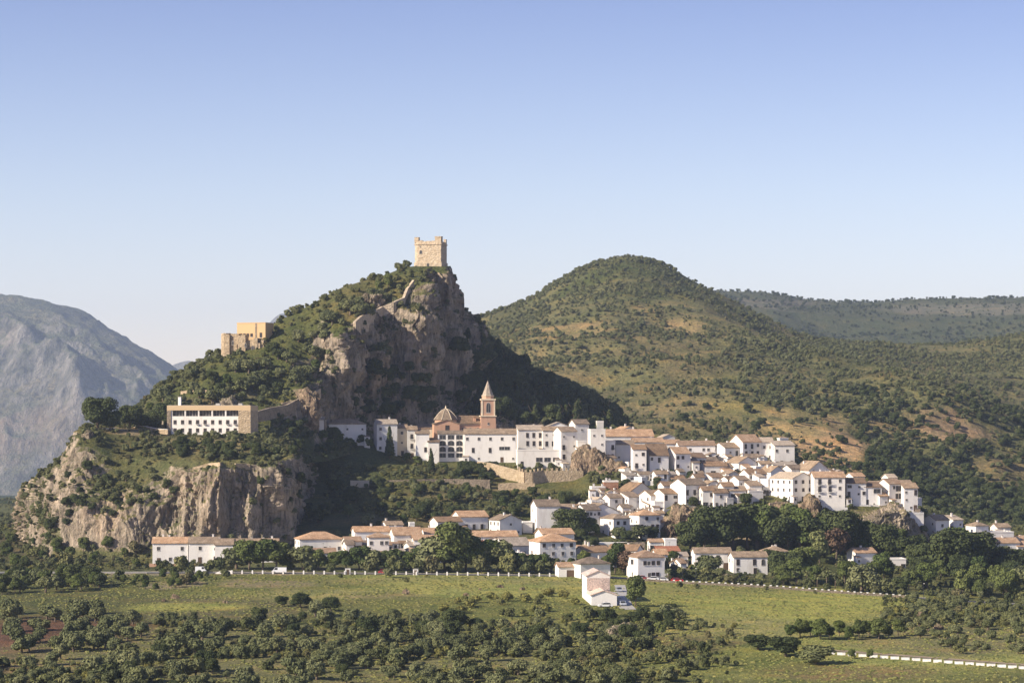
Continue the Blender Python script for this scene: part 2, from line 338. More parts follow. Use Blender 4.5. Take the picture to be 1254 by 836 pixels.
H_rows = [
 [(40,vz(-140,1230),1230),(300,vz(-50,1230),1230),(1750,vz(-60,1190),1190)],
 [(40,vz(-130,1280),1280),(300,540,1280),(500,530,1280),(640,524,1300),(760,540,1300),(900,555,1300),(1050,600,1290),(1150,640,1270),(1254,670,1250),(1750,705,1250)],
 [(40,vz(-130,1500),1500),(300,520,1500),(500,500,1500),(640,495,1500),(760,500,1500),(900,512,1500),(1000,530,1480),(1100,572,1450),(1254,620,1430),(1750,680,1400)],
 [(40,vz(-130,1750),1750),(300,480,1750),(500,470,1750),(640,440,1750),(760,450,1750),(900,455,1750),(1000,480,1740),(1100,505,1720),(1254,535,1700),(1750,600,1650)],
 [(40,vz(-130,2000),2000),(300,460,2000),(500,440,2000),(590,412,2000),(640,402,1980),(700,387,1970),(760,378,1980),(850,390,2000),(950,432,2000),(1050,455,2000),(1150,470,2000),(1254,472,2000),(1750,520,1950)],
 [(40,vz(-130,2200),2200),(300,455,2200),(450,442,2200),(540,412,2200),(590,388,2210),(645,370,2230),(700,341,2280),(740,326,2300),(770,320,2300),(805,326,2300),(850,348,2290),(900,371,2280),(950,396,2270),(985,411,2260),(1050,421,2260),(1150,424,2270),(1254,411,2300),(1400,400,2300),(1750,440,2300)],
 [(40,vz(-130,2400),2400),(300,480,2400),(590,410,2430),(700,360,2480),(770,338,2500),(850,368,2490),(985,430,2480),(1254,430,2500),(1750,460,2500)],
 [(40,vz(-140,3200),3200),(300,vz(-90,3200),3200),(1750,vz(-70,3200),3200)]]
SPURS = [([(760,322,2260),(800,350,2130),(860,385,2010),(950,440,1880),(1060,500,1740),(1150,560,1560)],22,75),
         ([(700,345,2240),(690,400,2010),(740,450,1790),(900,520,1500),(1010,560,1400)],13,70),
         ([(1254,425,2250),(1230,470,2000),(1190,540,1700),(1200,600,1480)],18,90),
         ([(1090,430,2220),(1080,470,1980),(1060,505,1800)],12,60)]
def hdisp(P, n, U, T, A):
    P = P.copy(); dz = 0
    for pts, h, wd in SPURS:
        q = [px(*p) for p in pts]; best = np.full(P.shape[:2], 1e9)
        for a, b in zip(q[:-1], q[1:]):
            a2 = np.array(a[:2]); d = np.array(b[:2])-a2; L = (d**2).sum()
            tt = np.clip(((P[..., :2]-a2)@d)/L, 0, 1); best = np.minimum(best, np.linalg.norm(P[..., :2]-a2-tt[..., None]*d, axis=-1))
        dz = dz+h*np.exp(-(best/wd)**1.5)
    dz = dz-7+fbm(P, 190, 4, seed=31)*16+fbm(P, 60, 4, ridge=True, seed=33)*6.0
    P[..., 2] += dz*A
    return P
SG = (.165,.16,.07); TN = (.36,.265,.125)
H_patch = [(880,480,330,85,(.30,.235,.12),.55),(740,430,120,40,(.28,.23,.11),.5),(760,340,150,26,(.10,.115,.036),1),(600,400,70,30,(.07,.08,.035),.6),(730,405,90,7,TN,.85),(680,402,46,5,TN,.7),(845,400,34,12,TN,1.2),(800,378,40,5,(.3,.24,.11),.6),(660,405,40,9,(.28,.22,.10),.7),(790,450,110,40,(.16,.14,.06),.6),
 (950,500,80,22,(.24,.215,.075),.85),(1008,545,44,34,(.50,.34,.18),1.5),(960,520,40,20,(.42,.31,.14),1.2),(1050,574,44,10,(.45,.31,.16),1.5),(900,470,46,12,(.20,.19,.065),.7),(1150,440,130,10,(.13,.13,.05),.5),
 (1000,435,120,20,(.075,.085,.032),.8),(1080,480,130,24,(.075,.082,.032),.8),(1190,520,70,18,(.34,.24,.14),1.2),(1120,515,40,12,(.28,.19,.11),.7),(1230,580,50,24,(.24,.17,.09),.7),(1180,470,70,14,(.13,.115,.055),.6),(1120,590,40,14,(.24,.18,.10),.5)]
sheet('green_hill', H_rows, 40, 1750, 3.0, 2.0, [0,.5,1,1,.55,.1,.1,0], 60, M_hill, disp=hdisp, cover=cover_fn(SG, H_patch, seed=8, warp=16, broken=True))

F_rows = [[(u, vz(-80,3300), 3300) for u in (150,1900)], [(150,vz(-140,3600),3600),(500,480,3600),(900,430,3600),(1254,440,3600),(1900,450,3600)],
 [(150,vz(-140,4100),4100),(500,470,4100),(860,385,4100),(950,392,4100),(1100,400,4100),(1254,395,4100),(1900,400,4100)],
 [(150,vz(-140,4500),4500),(500,450,4500),(760,390,4500),(850,362,4500),(890,357.5,4500),(950,362,4500),(1000,369,4500),(1060,371,4500),(1120,367,4500),(1180,366,4500),(1254,366,4500),(1500,360,4500),(1900,380,4500)],
 [(150,vz(-140,4800),4800),(500,470,4800),(890,372,4800),(1254,382,4800),(1900,400,4800)], [(u, vz(-100,5400), 5400) for u in (150,1900)]]
def fdisp(P, n, U, T, A):
    P = P.copy(); P[..., 2] += (fbm(P, 420, 4, ridge=True, seed=41)*26+fbm(P, 120, 4, seed=42)*9-6)*A; return P
sheet('far_ridge', F_rows, 150, 1900, 4, 2.5, [0,.8,1,.18,.3,0], 60, M_hill, disp=fdisp, cover=cover_fn((.08,.09,.042), [(1200,378,120,7,(.22,.2,.15),.6),(940,372,70,7,(.2,.18,.13),.6)], seed=9))

M_rows = [[(u, vz(-260,7000), 7000) for u in (-600,900)],
 [(-600,612,7300),(0,610,7300),(60,606,7300),(150,606,7350),(300,610,7400),(900,610,7400)],
 [(-600,540,7600),(0,545,7600),(60,550,7620),(130,565,7640),(200,575,7680),(300,590,7700),(900,605,7700)],
 [(-600,450,8000),(0,455,8000),(60,462,8000),(130,480,8020),(200,510,8040),(300,550,8050),(900,600,8050)],
 [(-600,400,8400),(-100,388,8400),(0,390,8400),(60,394,8400),(120,418,8400),(165,438,8400),(200,458,8400),(260,495,8400),(350,540,8400),(900,590,8400)],
 [(-600,385,8700),(-100,372,8700),(0,365,8700),(50,369,8700),(75,375,8700),(100,384,8700),(130,402,8700),(165,421,8700),(200,441,8700),(222,457,8700),(260,482,8700),(350,525,8700),(900,580,8700)],
 [(u, vz(-300,9700), 9700) for u in (-600,900)]]
MSP = [([(20,366,8650),(60,420,8350),(120,480,8000),(190,540,7650)],175,170),([(-90,376,8650),(-30,430,8300),(40,500,7900),(110,570,7600)],160,170),
       ([(120,396,8650),(160,440,8300),(215,500,7950)],110,130),([(-200,380,8600),(-120,470,8100),(-60,560,7600)],170,200),([(60,520,7800),(100,560,7600)],70,90),([(175,428,8600),(205,470,8200)],85,90)]
def mdisp(P, n, U, T, A):
    P = P.copy(); dz = 0
    for pts, h, wd in MSP:
        q = [px(*p) for p in pts]; best = np.full(P.shape[:2], 1e9)
        wx = fbm(P, 300, 3, seed=55)[..., None]*60
        for a, b in zip(q[:-1], q[1:]):
            a2 = np.array(a[:2]); d = np.array(b[:2])-a2; L = (d**2).sum(); W = P[..., :2]+wx
            tt = np.clip(((W-a2)@d)/L, 0, 1); best = np.minimum(best, np.linalg.norm(W-a2-tt[..., None]*d, axis=-1))
        dz = dz+h*np.exp(-best/wd)
    P[..., 2] += (dz-60)*A+(fbm(P, 420, 6, ridge=True, gain=.6, seed=51)*70+fbm(P, 90, 5, ridge=True, seed=52)*26)*np.maximum(A, .30)*(A > 0)-8
    return P
sheet('mountain', M_rows, -600, 900, 2.2, 1.6, [0,.3,.9,.8,.22,.03,0], 60, M_mtn, disp=mdisp, cover=cover_fn((.13,.135,.09), [(100,500,60,60,(.25,.22,.17),.5),(60,420,70,20,(.10,.115,.07),.7),(20,560,60,30,(.12,.13,.09),.6),(160,470,40,20,(.11,.12,.08),.6)], seed=12))
D_rows = [[(100,540,12200),(700,540,12200)],[(100,500,12600),(180,472,12600),(215,447,12600),(232,443,12600),(252,455,12600),(300,436,12600),(330,396,12600),(346,384,12600),(360,390,12600),(400,425,12600),(480,470,12600),(700,500,12600)],[(100,540,13200),(700,540,13200)]]
def ddisp(P, n, U, T, A):
    P = P.copy(); P[..., 2] += fbm(P, 500, 5, ridge=True, seed=61)*25*A; return P
sheet('distant_peaks', D_rows, 100, 700, 3, 3, [0,.3,0], 60, M_mtn, disp=ddisp, cover=cover_fn((.2,.19,.15), []))

# haze: even air round everything on the ground
hz, ht, hb = new_mat('haze_air'); ht.nodes.remove(hb)
pv = N(ht, 'ShaderNodeVolumePrincipled'); pv.inputs['Density'].default_value = HAZE; pv.inputs['Color'].default_value = (.62, .76, 1.0, 1); pv.inputs['Anisotropy'].default_value = .2
ht.links.new(pv.outputs[0], ht.nodes['Material Output'].inputs['Volume'])
mb = MB(); mb.box(-5000, 5500, -60, 14000, -420, 640, hz); hz_o = mb.build('haze'); hz_o['kind'] = 'stuff'

bpy.context.view_layer.update()
BV = {}
def _bvh(names):
    vs = []; fs = []; n = 0
    for k in names:
        me = SHEETS[k]['me']; P = SHEETS[k]['P'].reshape(-1, 3); nr, nc = SHEETS[k]['P'].shape[:2]
        idx = np.arange(nr*nc).reshape(nr, nc)+n
        Q = np.stack([idx[:-1, :-1], idx[:-1, 1:], idx[1:, 1:], idx[1:, :-1]], -1).reshape(-1, 4)
        vs.append(P); fs.append(Q); n += nr*nc
    return BVHTree.FromPolygons(np.concatenate(vs).tolist(), np.concatenate(fs).tolist())
LAND = _bvh(['ground', 'cliff_terrain', 'castle_hill', 'green_hill'])
GRD = _bvh(['ground'])
def at(u, v, bvh=None):
    """where the line of sight through a photo pixel meets the land"""
    d = Vector(((u-627)/F, 1, (HOR-v)/F)).normalized()
    h = (bvh or LAND).ray_cast(Vector((0, 0, 0)), d, 30000)
    return h[0]
def ground_z(x, y, bvh=None, default=None):
    h = (bvh or LAND).ray_cast(Vector((x, y, 900)), Vector((0, 0, -1)), 3000)
    return h[0].z if h[0] else default
# ------------------------------------------------------------ vegetation
def leaf_mat(name, cols, grain=1.2):
    m, t, b = new_mat(name, .8); b.inputs['Specular IOR Level'].default_value = .15
    c = ramp(t, rnd(t), [(i/(len(cols)-1), c) for i, c in enumerate(cols)])
    P = pos(t)
    c = mix(t, 1.0, c, ramp(t, noise_node(t, grain, 3, P, .7), [(.3, (.5,.55,.5)), (.5, (1,1,1)), (.7, (1.6,1.5,1.3))]), 'MULTIPLY')
    t.links.new(c, b.inputs['Base Color'])
    b.inputs['Subsurface Weight'].default_value = 0
    return m
ML_olive = leaf_mat('olive_leaves', [(.090,.102,.044), (.125,.138,.060), (.165,.172,.080), (.11,.12,.048)])
ML_broad = leaf_mat('broad_leaves', [(.052,.075,.022), (.080,.105,.028), (.115,.135,.040), (.065,.085,.028)])
ML_dark = leaf_mat('dark_needles', [(.042,.056,.020), (.066,.080,.028), (.054,.070,.026)])
ML_light = leaf_mat('light_leaves', [(.12,.145,.04), (.15,.165,.055), (.17,.18,.07)])
ML_scrub = leaf_mat('scrub_leaves', [(.060,.072,.026), (.095,.105,.040), (.15,.15,.058), (.085,.095,.038), (.14,.125,.060)], .7)
ML_yel = leaf_mat('broom_leaves', [(.16,.15,.045), (.20,.19,.055), (.13,.14,.045)])
ML_brown = leaf_mat('brown_leaves', [(.10,.065,.045), (.13,.085,.055)])
M_bark, t_, b_ = new_mat('bark'); t_.links.new(ramp(t_, noise_node(t_, 3, 4, pos(t_)), [(.3, (.09,.065,.045)), (.7, (.20,.155,.11))]), b_.inputs['Base Color'])
def crown(name, lobes, n, s, seed, mat, up=.25, core=.72):
    """leaf clumps (bent quads) spread through the outer shell of several lobes, over solid inner blobs added to block light"""
    r = np.random.default_rng(seed); L = np.array(lobes, float); area = (L[:, 3]*L[:, 4]+L[:, 4]*L[:, 5]+L[:, 3]*L[:, 5])
    k = r.choice(len(L), n, p=area/area.sum()); d = r.normal(size=(n, 3)); d /= np.linalg.norm(d, axis=1, keepdims=True)
    d[:, 2] = np.where(d[:, 2] < -.45, -d[:, 2], d[:, 2])
    rad = r.uniform(.72, 1.12, n)**1.0; c = L[k, :3]+d*L[k, 3:]*rad[:, None]
    keep = np.ones(n, bool)
    for j in range(len(L)):
        q = (((c-L[j, :3])/L[j, 3:])**2).sum(1); keep &= ~((q < .42) & (k != j))
    c = c[keep]; d = d[keep]; n = len(c)
    nm = d+r.normal(size=(n, 3))*.55; nm[:, 2] += up; nm /= np.linalg.norm(nm, axis=1, keepdims=True)
    a = np.cross(nm, r.normal(size=(n, 3))); a /= np.linalg.norm(a, axis=1, keepdims=True); b = np.cross(nm, a)
    sz = s*r.uniform(.55, 1.35, n)[:, None]
    V = np.stack([c-a*sz-b*sz*.6, c+a*sz*.9-b*sz*.8+nm*sz*.25, c+a*sz+b*sz*.7, c-a*sz*.7+b*sz+nm*sz*.3], 1).reshape(-1, 3)
    Q = np.arange(n*4).reshape(n, 4)
    vs = [V]; qs = [Q]; off = len(V)
    nu, nv = 7, 5
    for l in L:                                             # opaque inner blobs, added so light and view don't pass through the crown
        g = []
        for i in range(nv+1):
            for j in range(nu):
                th = math.pi*i/nv; ph = 2*math.pi*j/nu+i*.4; jit = 1+r.uniform(-.18, .18)
                g.append((l[0]+math.sin(th)*math.cos(ph)*l[3]*core*jit, l[1]+math.sin(th)*math.sin(ph)*l[4]*core*jit, l[2]+math.cos(th)*l[5]*core*jit))
        vs.append(np.array(g)); qs.append(np.array([(off+i*nu+j, off+(i+1)*nu+j, off+(i+1)*nu+(j+1) % nu, off+i*nu+(j+1) % nu) for i in range(nv) for j in range(nu)])); off += len(g)
    return mesh_np(name, np.concatenate(vs), np.concatenate(qs), [mat])
def trunk(name, h, r0, limbs, seed, lean=.1):
    r = random.Random(seed); mb = MB(); x = r.uniform(-lean, lean)*h; y = r.uniform(-lean, lean)*h
    mb.tube([(0, 0, -.6), (x*.3, y*.3, h*.35), (x*.7, y*.7, h*.7), (x, y, h)], [r0*1.3, r0, r0*.8, r0*.5], M_bark)
    for i in range(limbs):
        a = 6.28*i/limbs+r.uniform(-.5, .5); z = h*r.uniform(.45, .8); l = h*r.uniform(.35, .6)
        mb.tube([(x*z/h, y*z/h, z), (x*z/h+math.cos(a)*l*.5, y*z/h+math.sin(a)*l*.5, z+l*.45), (x*z/h+math.cos(a)*l*.8, y*z/h+math.sin(a)*l*.8, z+l)], [r0*.55, r0*.4, r0*.2], M_bark, 5)
    return mb.mesh(name, True)
def lobes_round(seed, h, w, n=6, base=.35):
    r = random.Random(seed); out = [(0, 0, h*(base+.3), w*.33, w*.33, h*.30)]
    for i in range(n):
        a = 6.28*i/n+r.uniform(-.4, .4); d = w*r.uniform(.18, .30); q = w*r.uniform(.17, .27)
        out.append((math.cos(a)*d, math.sin(a)*d, h*r.uniform(base+.08, .80), q, q, q*r.uniform(.75, 1.05)))
    out.append((r.uniform(-.1, .1)*w, r.uniform(-.1, .1)*w, h*.84, w*.2, w*.2, h*.15)); return out
KIND = {}
for i in range(4):
    KIND['olive', i] = (trunk('trunk', 1.5, .26, 4, i), crown('crown', lobes_round(i+10, 4.0, 5.0, 7, .28), 1500, .18, i, ML_olive), 'olive_tree')
for i in range(4):
    KIND['broad', i] = (trunk('trunk', 4.2, .28, 5, i+20), crown('crown', lobes_round(i+30, 10.0, 9.0, 9, .22), 3800, .26, i+40, ML_broad), 'broadleaf_tree')
for i in range(2):
    KIND['light', i] = (trunk('trunk', 2.6, .16, 4, i+24), crown('crown', lobes_round(i+37, 6.5, 5.0, 7, .2), 1800, .21, i+47, ML_light), 'pale_tree')
    r = random.Random(i); L = [(r.uniform(-.25, .25), r.uniform(-.25, .25), 1.6+k*1.15, 2.5-k*.24, 2.5-k*.24, .95) for k in range(9)]
    KIND['conifer', i] = (trunk('trunk', 9.5, .25, 3, i+50, .01), crown('crown', L, 3000, .25, i+60, ML_dark, .0), 'conifer_tree')
    L = [(r.uniform(-.5, .5), r.uniform(-.5, .5), 3.4+k*1.0, 2.2-abs(k-2)*.35, 2.2-abs(k-2)*.35, 1.1) for k in range(7)]
    KIND['pine', i] = (trunk('trunk', 8, .28, 5, i+52, .03), crown('crown', L, 2600, .26, i+62, ML_dark, .1), 'pine_tree')
    KIND['bush', i] = (trunk('stem', .6, .08, 4, i+70), crown('leaves', lobes_round(i+71, 2.4, 3.4, 6, .08), 850, .16, i+80, ML_scrub), 'bush')
    KIND['broom', i] = (trunk('stem', .6, .06, 4, i+72), crown('leaves', lobes_round(i+73, 2.2, 3.2, 6, .08), 850, .15, i+82, ML_yel), 'broom_bush')
KIND['brown', 0] = (trunk('trunk', 4, .22, 5, 90), crown('crown', lobes_round(91, 8, 6.5, 7, .25), 900, .30, 92, ML_brown), 'bare_tree')
KIND['oak', 0] = (trunk('trunk', 4.2, .4, 6, 120), crown('crown', lobes_round(130, 9.0, 11.0, 10, .2), 4800, .24, 140, ML_dark), 'holm_oak')
KIND['oak', 1] = (trunk('trunk', 3.2, .35, 6, 121), crown('crown', lobes_round(133, 7.0, 8.5, 9, .15), 3800, .23, 141, ML_dark), 'holm_oak')
def palm_meshes():
    mb = MB(); mb.tube([(0, 0, -.5), (.1, 0, 2), (.05, .1, 4.6)], [.24, .19, .2], M_bark, 7); tr = mb.mesh('trunk', True)
    mb = MB(); r = random.Random(4)
    for i in range(26):
        a = i*2.4; el = r.uniform(-.2, 1.2); L = r.uniform(1.8, 2.5); p = Vector((.05, .1, 4.6)); pts = [p.copy()]; d = Vector((math.cos(a)*math.cos(el), math.sin(a)*math.cos(el), math.sin(el)))
        for k in range(5): p = p+d*L/5; d = (d+Vector((0, 0, -.28))).normalized(); pts.append(p.copy())
        sd = Vector((-math.sin(a), math.cos(a), 0))
        for k in range(5):
            w0 = .34*math.sin(math.pi*(k+.4)/5.8); w1 = .34*math.sin(math.pi*(k+1.4)/5.8)*(k < 4)
            for s in (-1, 1):
                mb.poly([pts[k], pts[k]+sd*s*w0-Vector((0, 0, .12)), pts[k+1]+sd*s*w1-Vector((0, 0, .12)), pts[k+1]], ML_olive)
    return tr, mb.mesh('crown'), 'palm_tree'
KIND['palm', 0] = palm_meshes()
def plant(kind, i, loc, s=1.0, label=None, cat='tree', group=None, sz=None):
    tm, cm, name = KIND[kind, i % max(1, sum(1 for k in KIND if k[0] == kind))]
    e = empty(name, loc, random.uniform(0, 6.28), label, cat, group); e.scale = (s, s, sz or s)
    link(tm.name.split('.')[0], tm, e); return e, link(cm.name.split('.')[0], cm, e)
def in_poly(x, y, poly):
    c = False; j = len(poly)-1
    for i in range(len(poly)):
        if (poly[i][1] > y) != (poly[j][1] > y) and x < (poly[j][0]-poly[i][0])*(y-poly[i][1])/(poly[j][1]-poly[i][1])+poly[i][0]: c = not c
        j = i
    return c
PLACED = []
def clear_of(p, d):
    return all((p.x-q[0])**2+(p.y-q[1])**2 > (d*.5+q[2]*.5)**2 for q in PLACED)
def grove(kind, n, poly, hpx, label, group, cat='tree', gap=1.0, base_h=10.0, wide=.8, bvh=None, nvar=4, mixk=None, seed=0):
    """n separate trees inside a photo polygon, standing on the land; hpx = (min, max) height in photo pixels"""
    r = random.Random(seed*31+n); us = [p[0] for p in poly]; vs = [p[1] for p in poly]; k = 0; tries = 0
    while k < n and tries < n*60:
        tries += 1; u = r.uniform(min(us), max(us)); v = r.uniform(min(vs), max(vs))
        if not in_poly(u, v, poly): continue
        p = at(u, v, bvh)
        if p is None: continue
        h = r.uniform(*hpx)*p.y/F; d = h*wide*gap
        if not clear_of(p, d): continue
        PLACED.append((p.x, p.y, d)); kk = kind if not mixk or r.random() > .3 else r.choice(mixk)
        bh = {'olive': 4.0, 'broad': 10.0, 'light': 6.5, 'conifer': 12.0, 'pine': 10.5, 'bush': 2.4, 'broom': 2.2, 'brown': 8.0, 'oak': 8.0, 'palm': 6.6}[kk]
        l = label if kk == kind else None
        if l is None:
            W = label.split(' '); q = next(i for i, x in enumerate(W) if x in ('in', 'on', 'above', 'below', 'among', 'between', 'beside', 'at', 'clinging', 'scattered', 'just', 'left', 'of', 'right'))
            l = {'light': 'pale yellow-green tree', 'brown': 'brownish half-bare tree', 'conifer': 'dark pointed conifer', 'olive': 'grey-green olive bush', 'oak': 'dark rounded oak', 'broad': 'mid green leafy tree',
                 'bush': 'low green bush', 'pine': 'dark pine', 'palm': 'feathery palm', 'broom': 'yellow broom bush'}[kk]+' '+' '.join(W[q:])
        plant(kk, r.randrange(8), p, h/bh, l, cat, group, h/bh*r.uniform(.9, 1.1)); k += 1
    return k

# ---- scrub that nobody could count: one object per slope, leaf clumps on points
def scrub(name, sheets, count, size, accept, sources, label, seed=0, weight=None):
    r = np.random.default_rng(seed); Pn = []
    for sname in sheets:
        S = SHEETS[sname]; P, U, V, n = S['P'], S['U'], S['V'], S['n']
        a = np.linalg.norm(np.cross(P[1:, :-1]-P[:-1, :-1], P[:-1, 1:]-P[:-1, :-1]), axis=-1)*np.clip(np.abs(n[:-1, :-1, 2]), .15, 1)
        k = accept(P[:-1, :-1], U[:-1, :-1], V[:-1, :-1], n[:-1, :-1], S['cc'][:-1, :-1])
        a = a*k; tot = a.sum()
        if tot <= 0: continue
        m = int(count/len(sheets)); f = r.choice(a.size, m, p=(a/tot).ravel()); i, j = np.unravel_index(f, a.shape)
        s, t = r.random((m, 1)), r.random((m, 1))
        Pn.append(P[i, j]*(1-s)*(1-t)+P[i+1, j]*s*(1-t)+P[i, j+1]*(1-s)*t+P[i+1, j+1]*s*t)
    Pn = np.concatenate(Pn); m = len(Pn)
    me = bpy.data.meshes.new(name); me.vertices.add(m); me.vertices.foreach_set('co', Pn.astype(np.float32).ravel())
    sc_ = me.attributes.new('size', 'FLOAT', 'POINT'); sc_.data.foreach_set('value', (size[0]+(size[1]-size[0])*r.random(m)**1.7).astype(np.float32))
    rt = me.attributes.new('turn', 'FLOAT', 'POINT'); rt.data.foreach_set('value', (r.random(m)*6.28).astype(np.float32))
    o = link(name, me); tag(o, label, 'scrub', None, 'stuff')
    ng = bpy.data.node_groups.new(name, 'GeometryNodeTree'); ng.interface.new_socket('Geometry', in_out='INPUT', socket_type='NodeSocketGeometry'); ng.interface.new_socket('Geometry', in_out='OUTPUT', socket_type='NodeSocketGeometry')
    gi = ng.nodes.new('NodeGroupInput'); go = ng.nodes.new('NodeGroupOutput'); ip = ng.nodes.new('GeometryNodeInstanceOnPoints'); ng.links.new(gi.outputs[0], ip.inputs['Points'])
    gj = ng.nodes.new('GeometryNodeGeometryToInstance')
    for s in sources:
        oi = ng.nodes.new('GeometryNodeObjectInfo'); oi.inputs['Object'].default_value = s; oi.inputs['As Instance'].default_value = True; oi.transform_space = 'ORIGINAL'; ng.links.new(oi.outputs['Geometry'], gj.inputs[0])
    ng.links.new(gj.outputs[0], ip.inputs['Instance']); ip.inputs['Pick Instance'].default_value = True
    def na(nm):
        q = ng.nodes.new('GeometryNodeInputNamedAttribute'); q.data_type = 'FLOAT'; q.inputs['Name'].default_value = nm; return q.outputs['Attribute']
    cx = ng.nodes.new('ShaderNodeCombineXYZ'); ng.links.new(na('turn'), cx.inputs[2]); ng.links.new(cx.outputs[0], ip.inputs['Rotation']); ng.links.new(na('size'), ip.inputs['Scale'])
    ng.links.new(ip.outputs[0], go.inputs[0]); o.modifiers.new('scatter', 'NODES').node_group = ng
    return o
# ------------------------------------------------------------ building materials
def plaster(name, base=(.80,.77,.72), stain=(.52,.47,.40), amt=.75):
    m, t, b = new_mat(name, .9); P = pos(t)
    c = mix(t, mapr(t, rnd(t), 0, 1, 0, .8), base, (base[0]*.90, base[1]*.87, base[2]*.82))
    n = noise_node(t, .35, 6, scaled(t, P, (1, 1, .35)), .7)
    c = mix(t, mapr(t, n, .5, .78, 0, amt), c, stain)
    c = mix(t, mapr(t, noise_node(t, 2.0, 5, scaled(t, P, (1, 1, .3)), .7), .55, .8, 0, .35), c, stain)
    t.links.new(c, b.inputs['Base Color']); bump(t, b, noise_node(t, 3, 4, P), .05); return m
M_white = plaster('white_plaster'); M_grey = plaster('greyish_plaster', (.62,.60,.56), (.42,.39,.34), .5)
M_cream = plaster('cream_plaster', (.70,.60,.44), (.45,.36,.25)); M_pink = plaster('pink_plaster', (.53,.33,.225), (.38,.24,.16)); M_ochre = plaster('ochre_plaster', (.62,.44,.24), (.5,.34,.2), .35)
def tiles(name, cols):
    m, t, b = new_mat(name, .9)
    tc = N(t, 'ShaderNodeTexCoord').outputs['Object']; P = pos(t)
    n = noise_node(t, .5, 6, P, .75); n2 = noise_node(t, 3.5, 3, P)
    c = ramp(t, n, [(.3, cols[0]), (.5, cols[1]), (.7, cols[2])])
    c = mix(t, 1.0, c, ramp(t, n2, [(.3, (.55,.55,.55)), (.7, (1.4,1.33,1.25))]), 'MULTIPLY')
    c = mix(t, 1.0, c, ramp(t, rnd(t), [(0, (.70,.71,.73)), (.5, (1,.98,.95)), (1, (1.15,1.08,.98))]), 'MULTIPLY')
    t.links.new(c, b.inputs['Base Color']); bump(t, b, n2, .12); return m
ROOF = {'tan': tiles('tan_roof_tiles', [(.15,.12,.09), (.27,.21,.15), (.42,.34,.255)]), 'org': tiles('orange_roof_tiles', [(.24,.16,.105), (.39,.265,.17), (.53,.41,.295)]),
        'brn': tiles('brown_roof_tiles', [(.13,.10,.07), (.24,.165,.105), (.34,.25,.17)]), 'gry': tiles('grey_roof_tiles', [(.25,.22,.18), (.38,.33,.27), (.5,.44,.37)]),
        'red': tiles('red_roof_tiles', [(.36,.14,.08), (.48,.20,.11), (.56,.30,.18)]), 'pnk': tiles('pale_pink_roof', [(.48,.38,.33), (.58,.48,.43), (.66,.57,.52)])}
def plain(name, c, rough=.7, metal=0):
    m, t, b = new_mat(name, rough); n = noise_node(t, 1.5, 4, pos(t))
    t.links.new(mix(t, 1.0, c, ramp(t, n, [(.3, (.8,.8,.8)), (.7, (1.2,1.2,1.2))]), 'MULTIPLY'), b.inputs['Base Color']); b.inputs['Metallic'].default_value = metal; return m
M_glass = plain('dark_window_glass', (.035,.037,.042), .18); M_wood = plain('brown_wood', (.12,.075,.045)); M_frame = plain('pale_window_frame', (.42,.38,.33)); M_iron = plain('black_iron', (.035,.035,.038), .5)
M_blue = plain('blue_door_paint', (.06,.10,.24)); M_trim = plain('white_trim', (.78,.75,.70)); M_conc = plain('weathered_concrete', (.38,.36,.32))
def stone(name, cols, sc=1.3):
    m, t, b = new_mat(name, .95); P = pos(t)
    v = N(t, 'ShaderNodeTexVoronoi'); v.inputs['Scale'].default_value = sc; t.links.new(scaled(t, P, (1, 1, 1.7)), v.inputs['Vector'])
    c = mix(t, 1.0, ramp(t, noise_node(t, .6, 7, P, .7), [(.3, cols[0]), (.5, cols[1]), (.7, cols[2])]), ramp(t, v.outputs['Distance'], [(.2, (1.06,1.05,1.04)), (.7, (.86,.86,.87))]), 'MULTIPLY')
    t.links.new(c, b.inputs['Base Color']); bump(t, b, mathn(t, 'ADD', v.outputs['Distance'], noise_node(t, 3, 4, P)), .22); return m
M_stone = stone('tan_masonry', [(.30,.225,.14), (.45,.35,.225), (.56,.45,.31)]); M_dstone = stone('dark_masonry', [(.17,.135,.10), (.28,.225,.16), (.38,.31,.22)]); M_brick = stone('red_brick', [(.26,.13,.08), (.38,.20,.125), (.48,.30,.2)], 3)
M_tower = stone('pale_tower_masonry', [(.40,.31,.20), (.52,.42,.29), (.62,.52,.38)], .9)

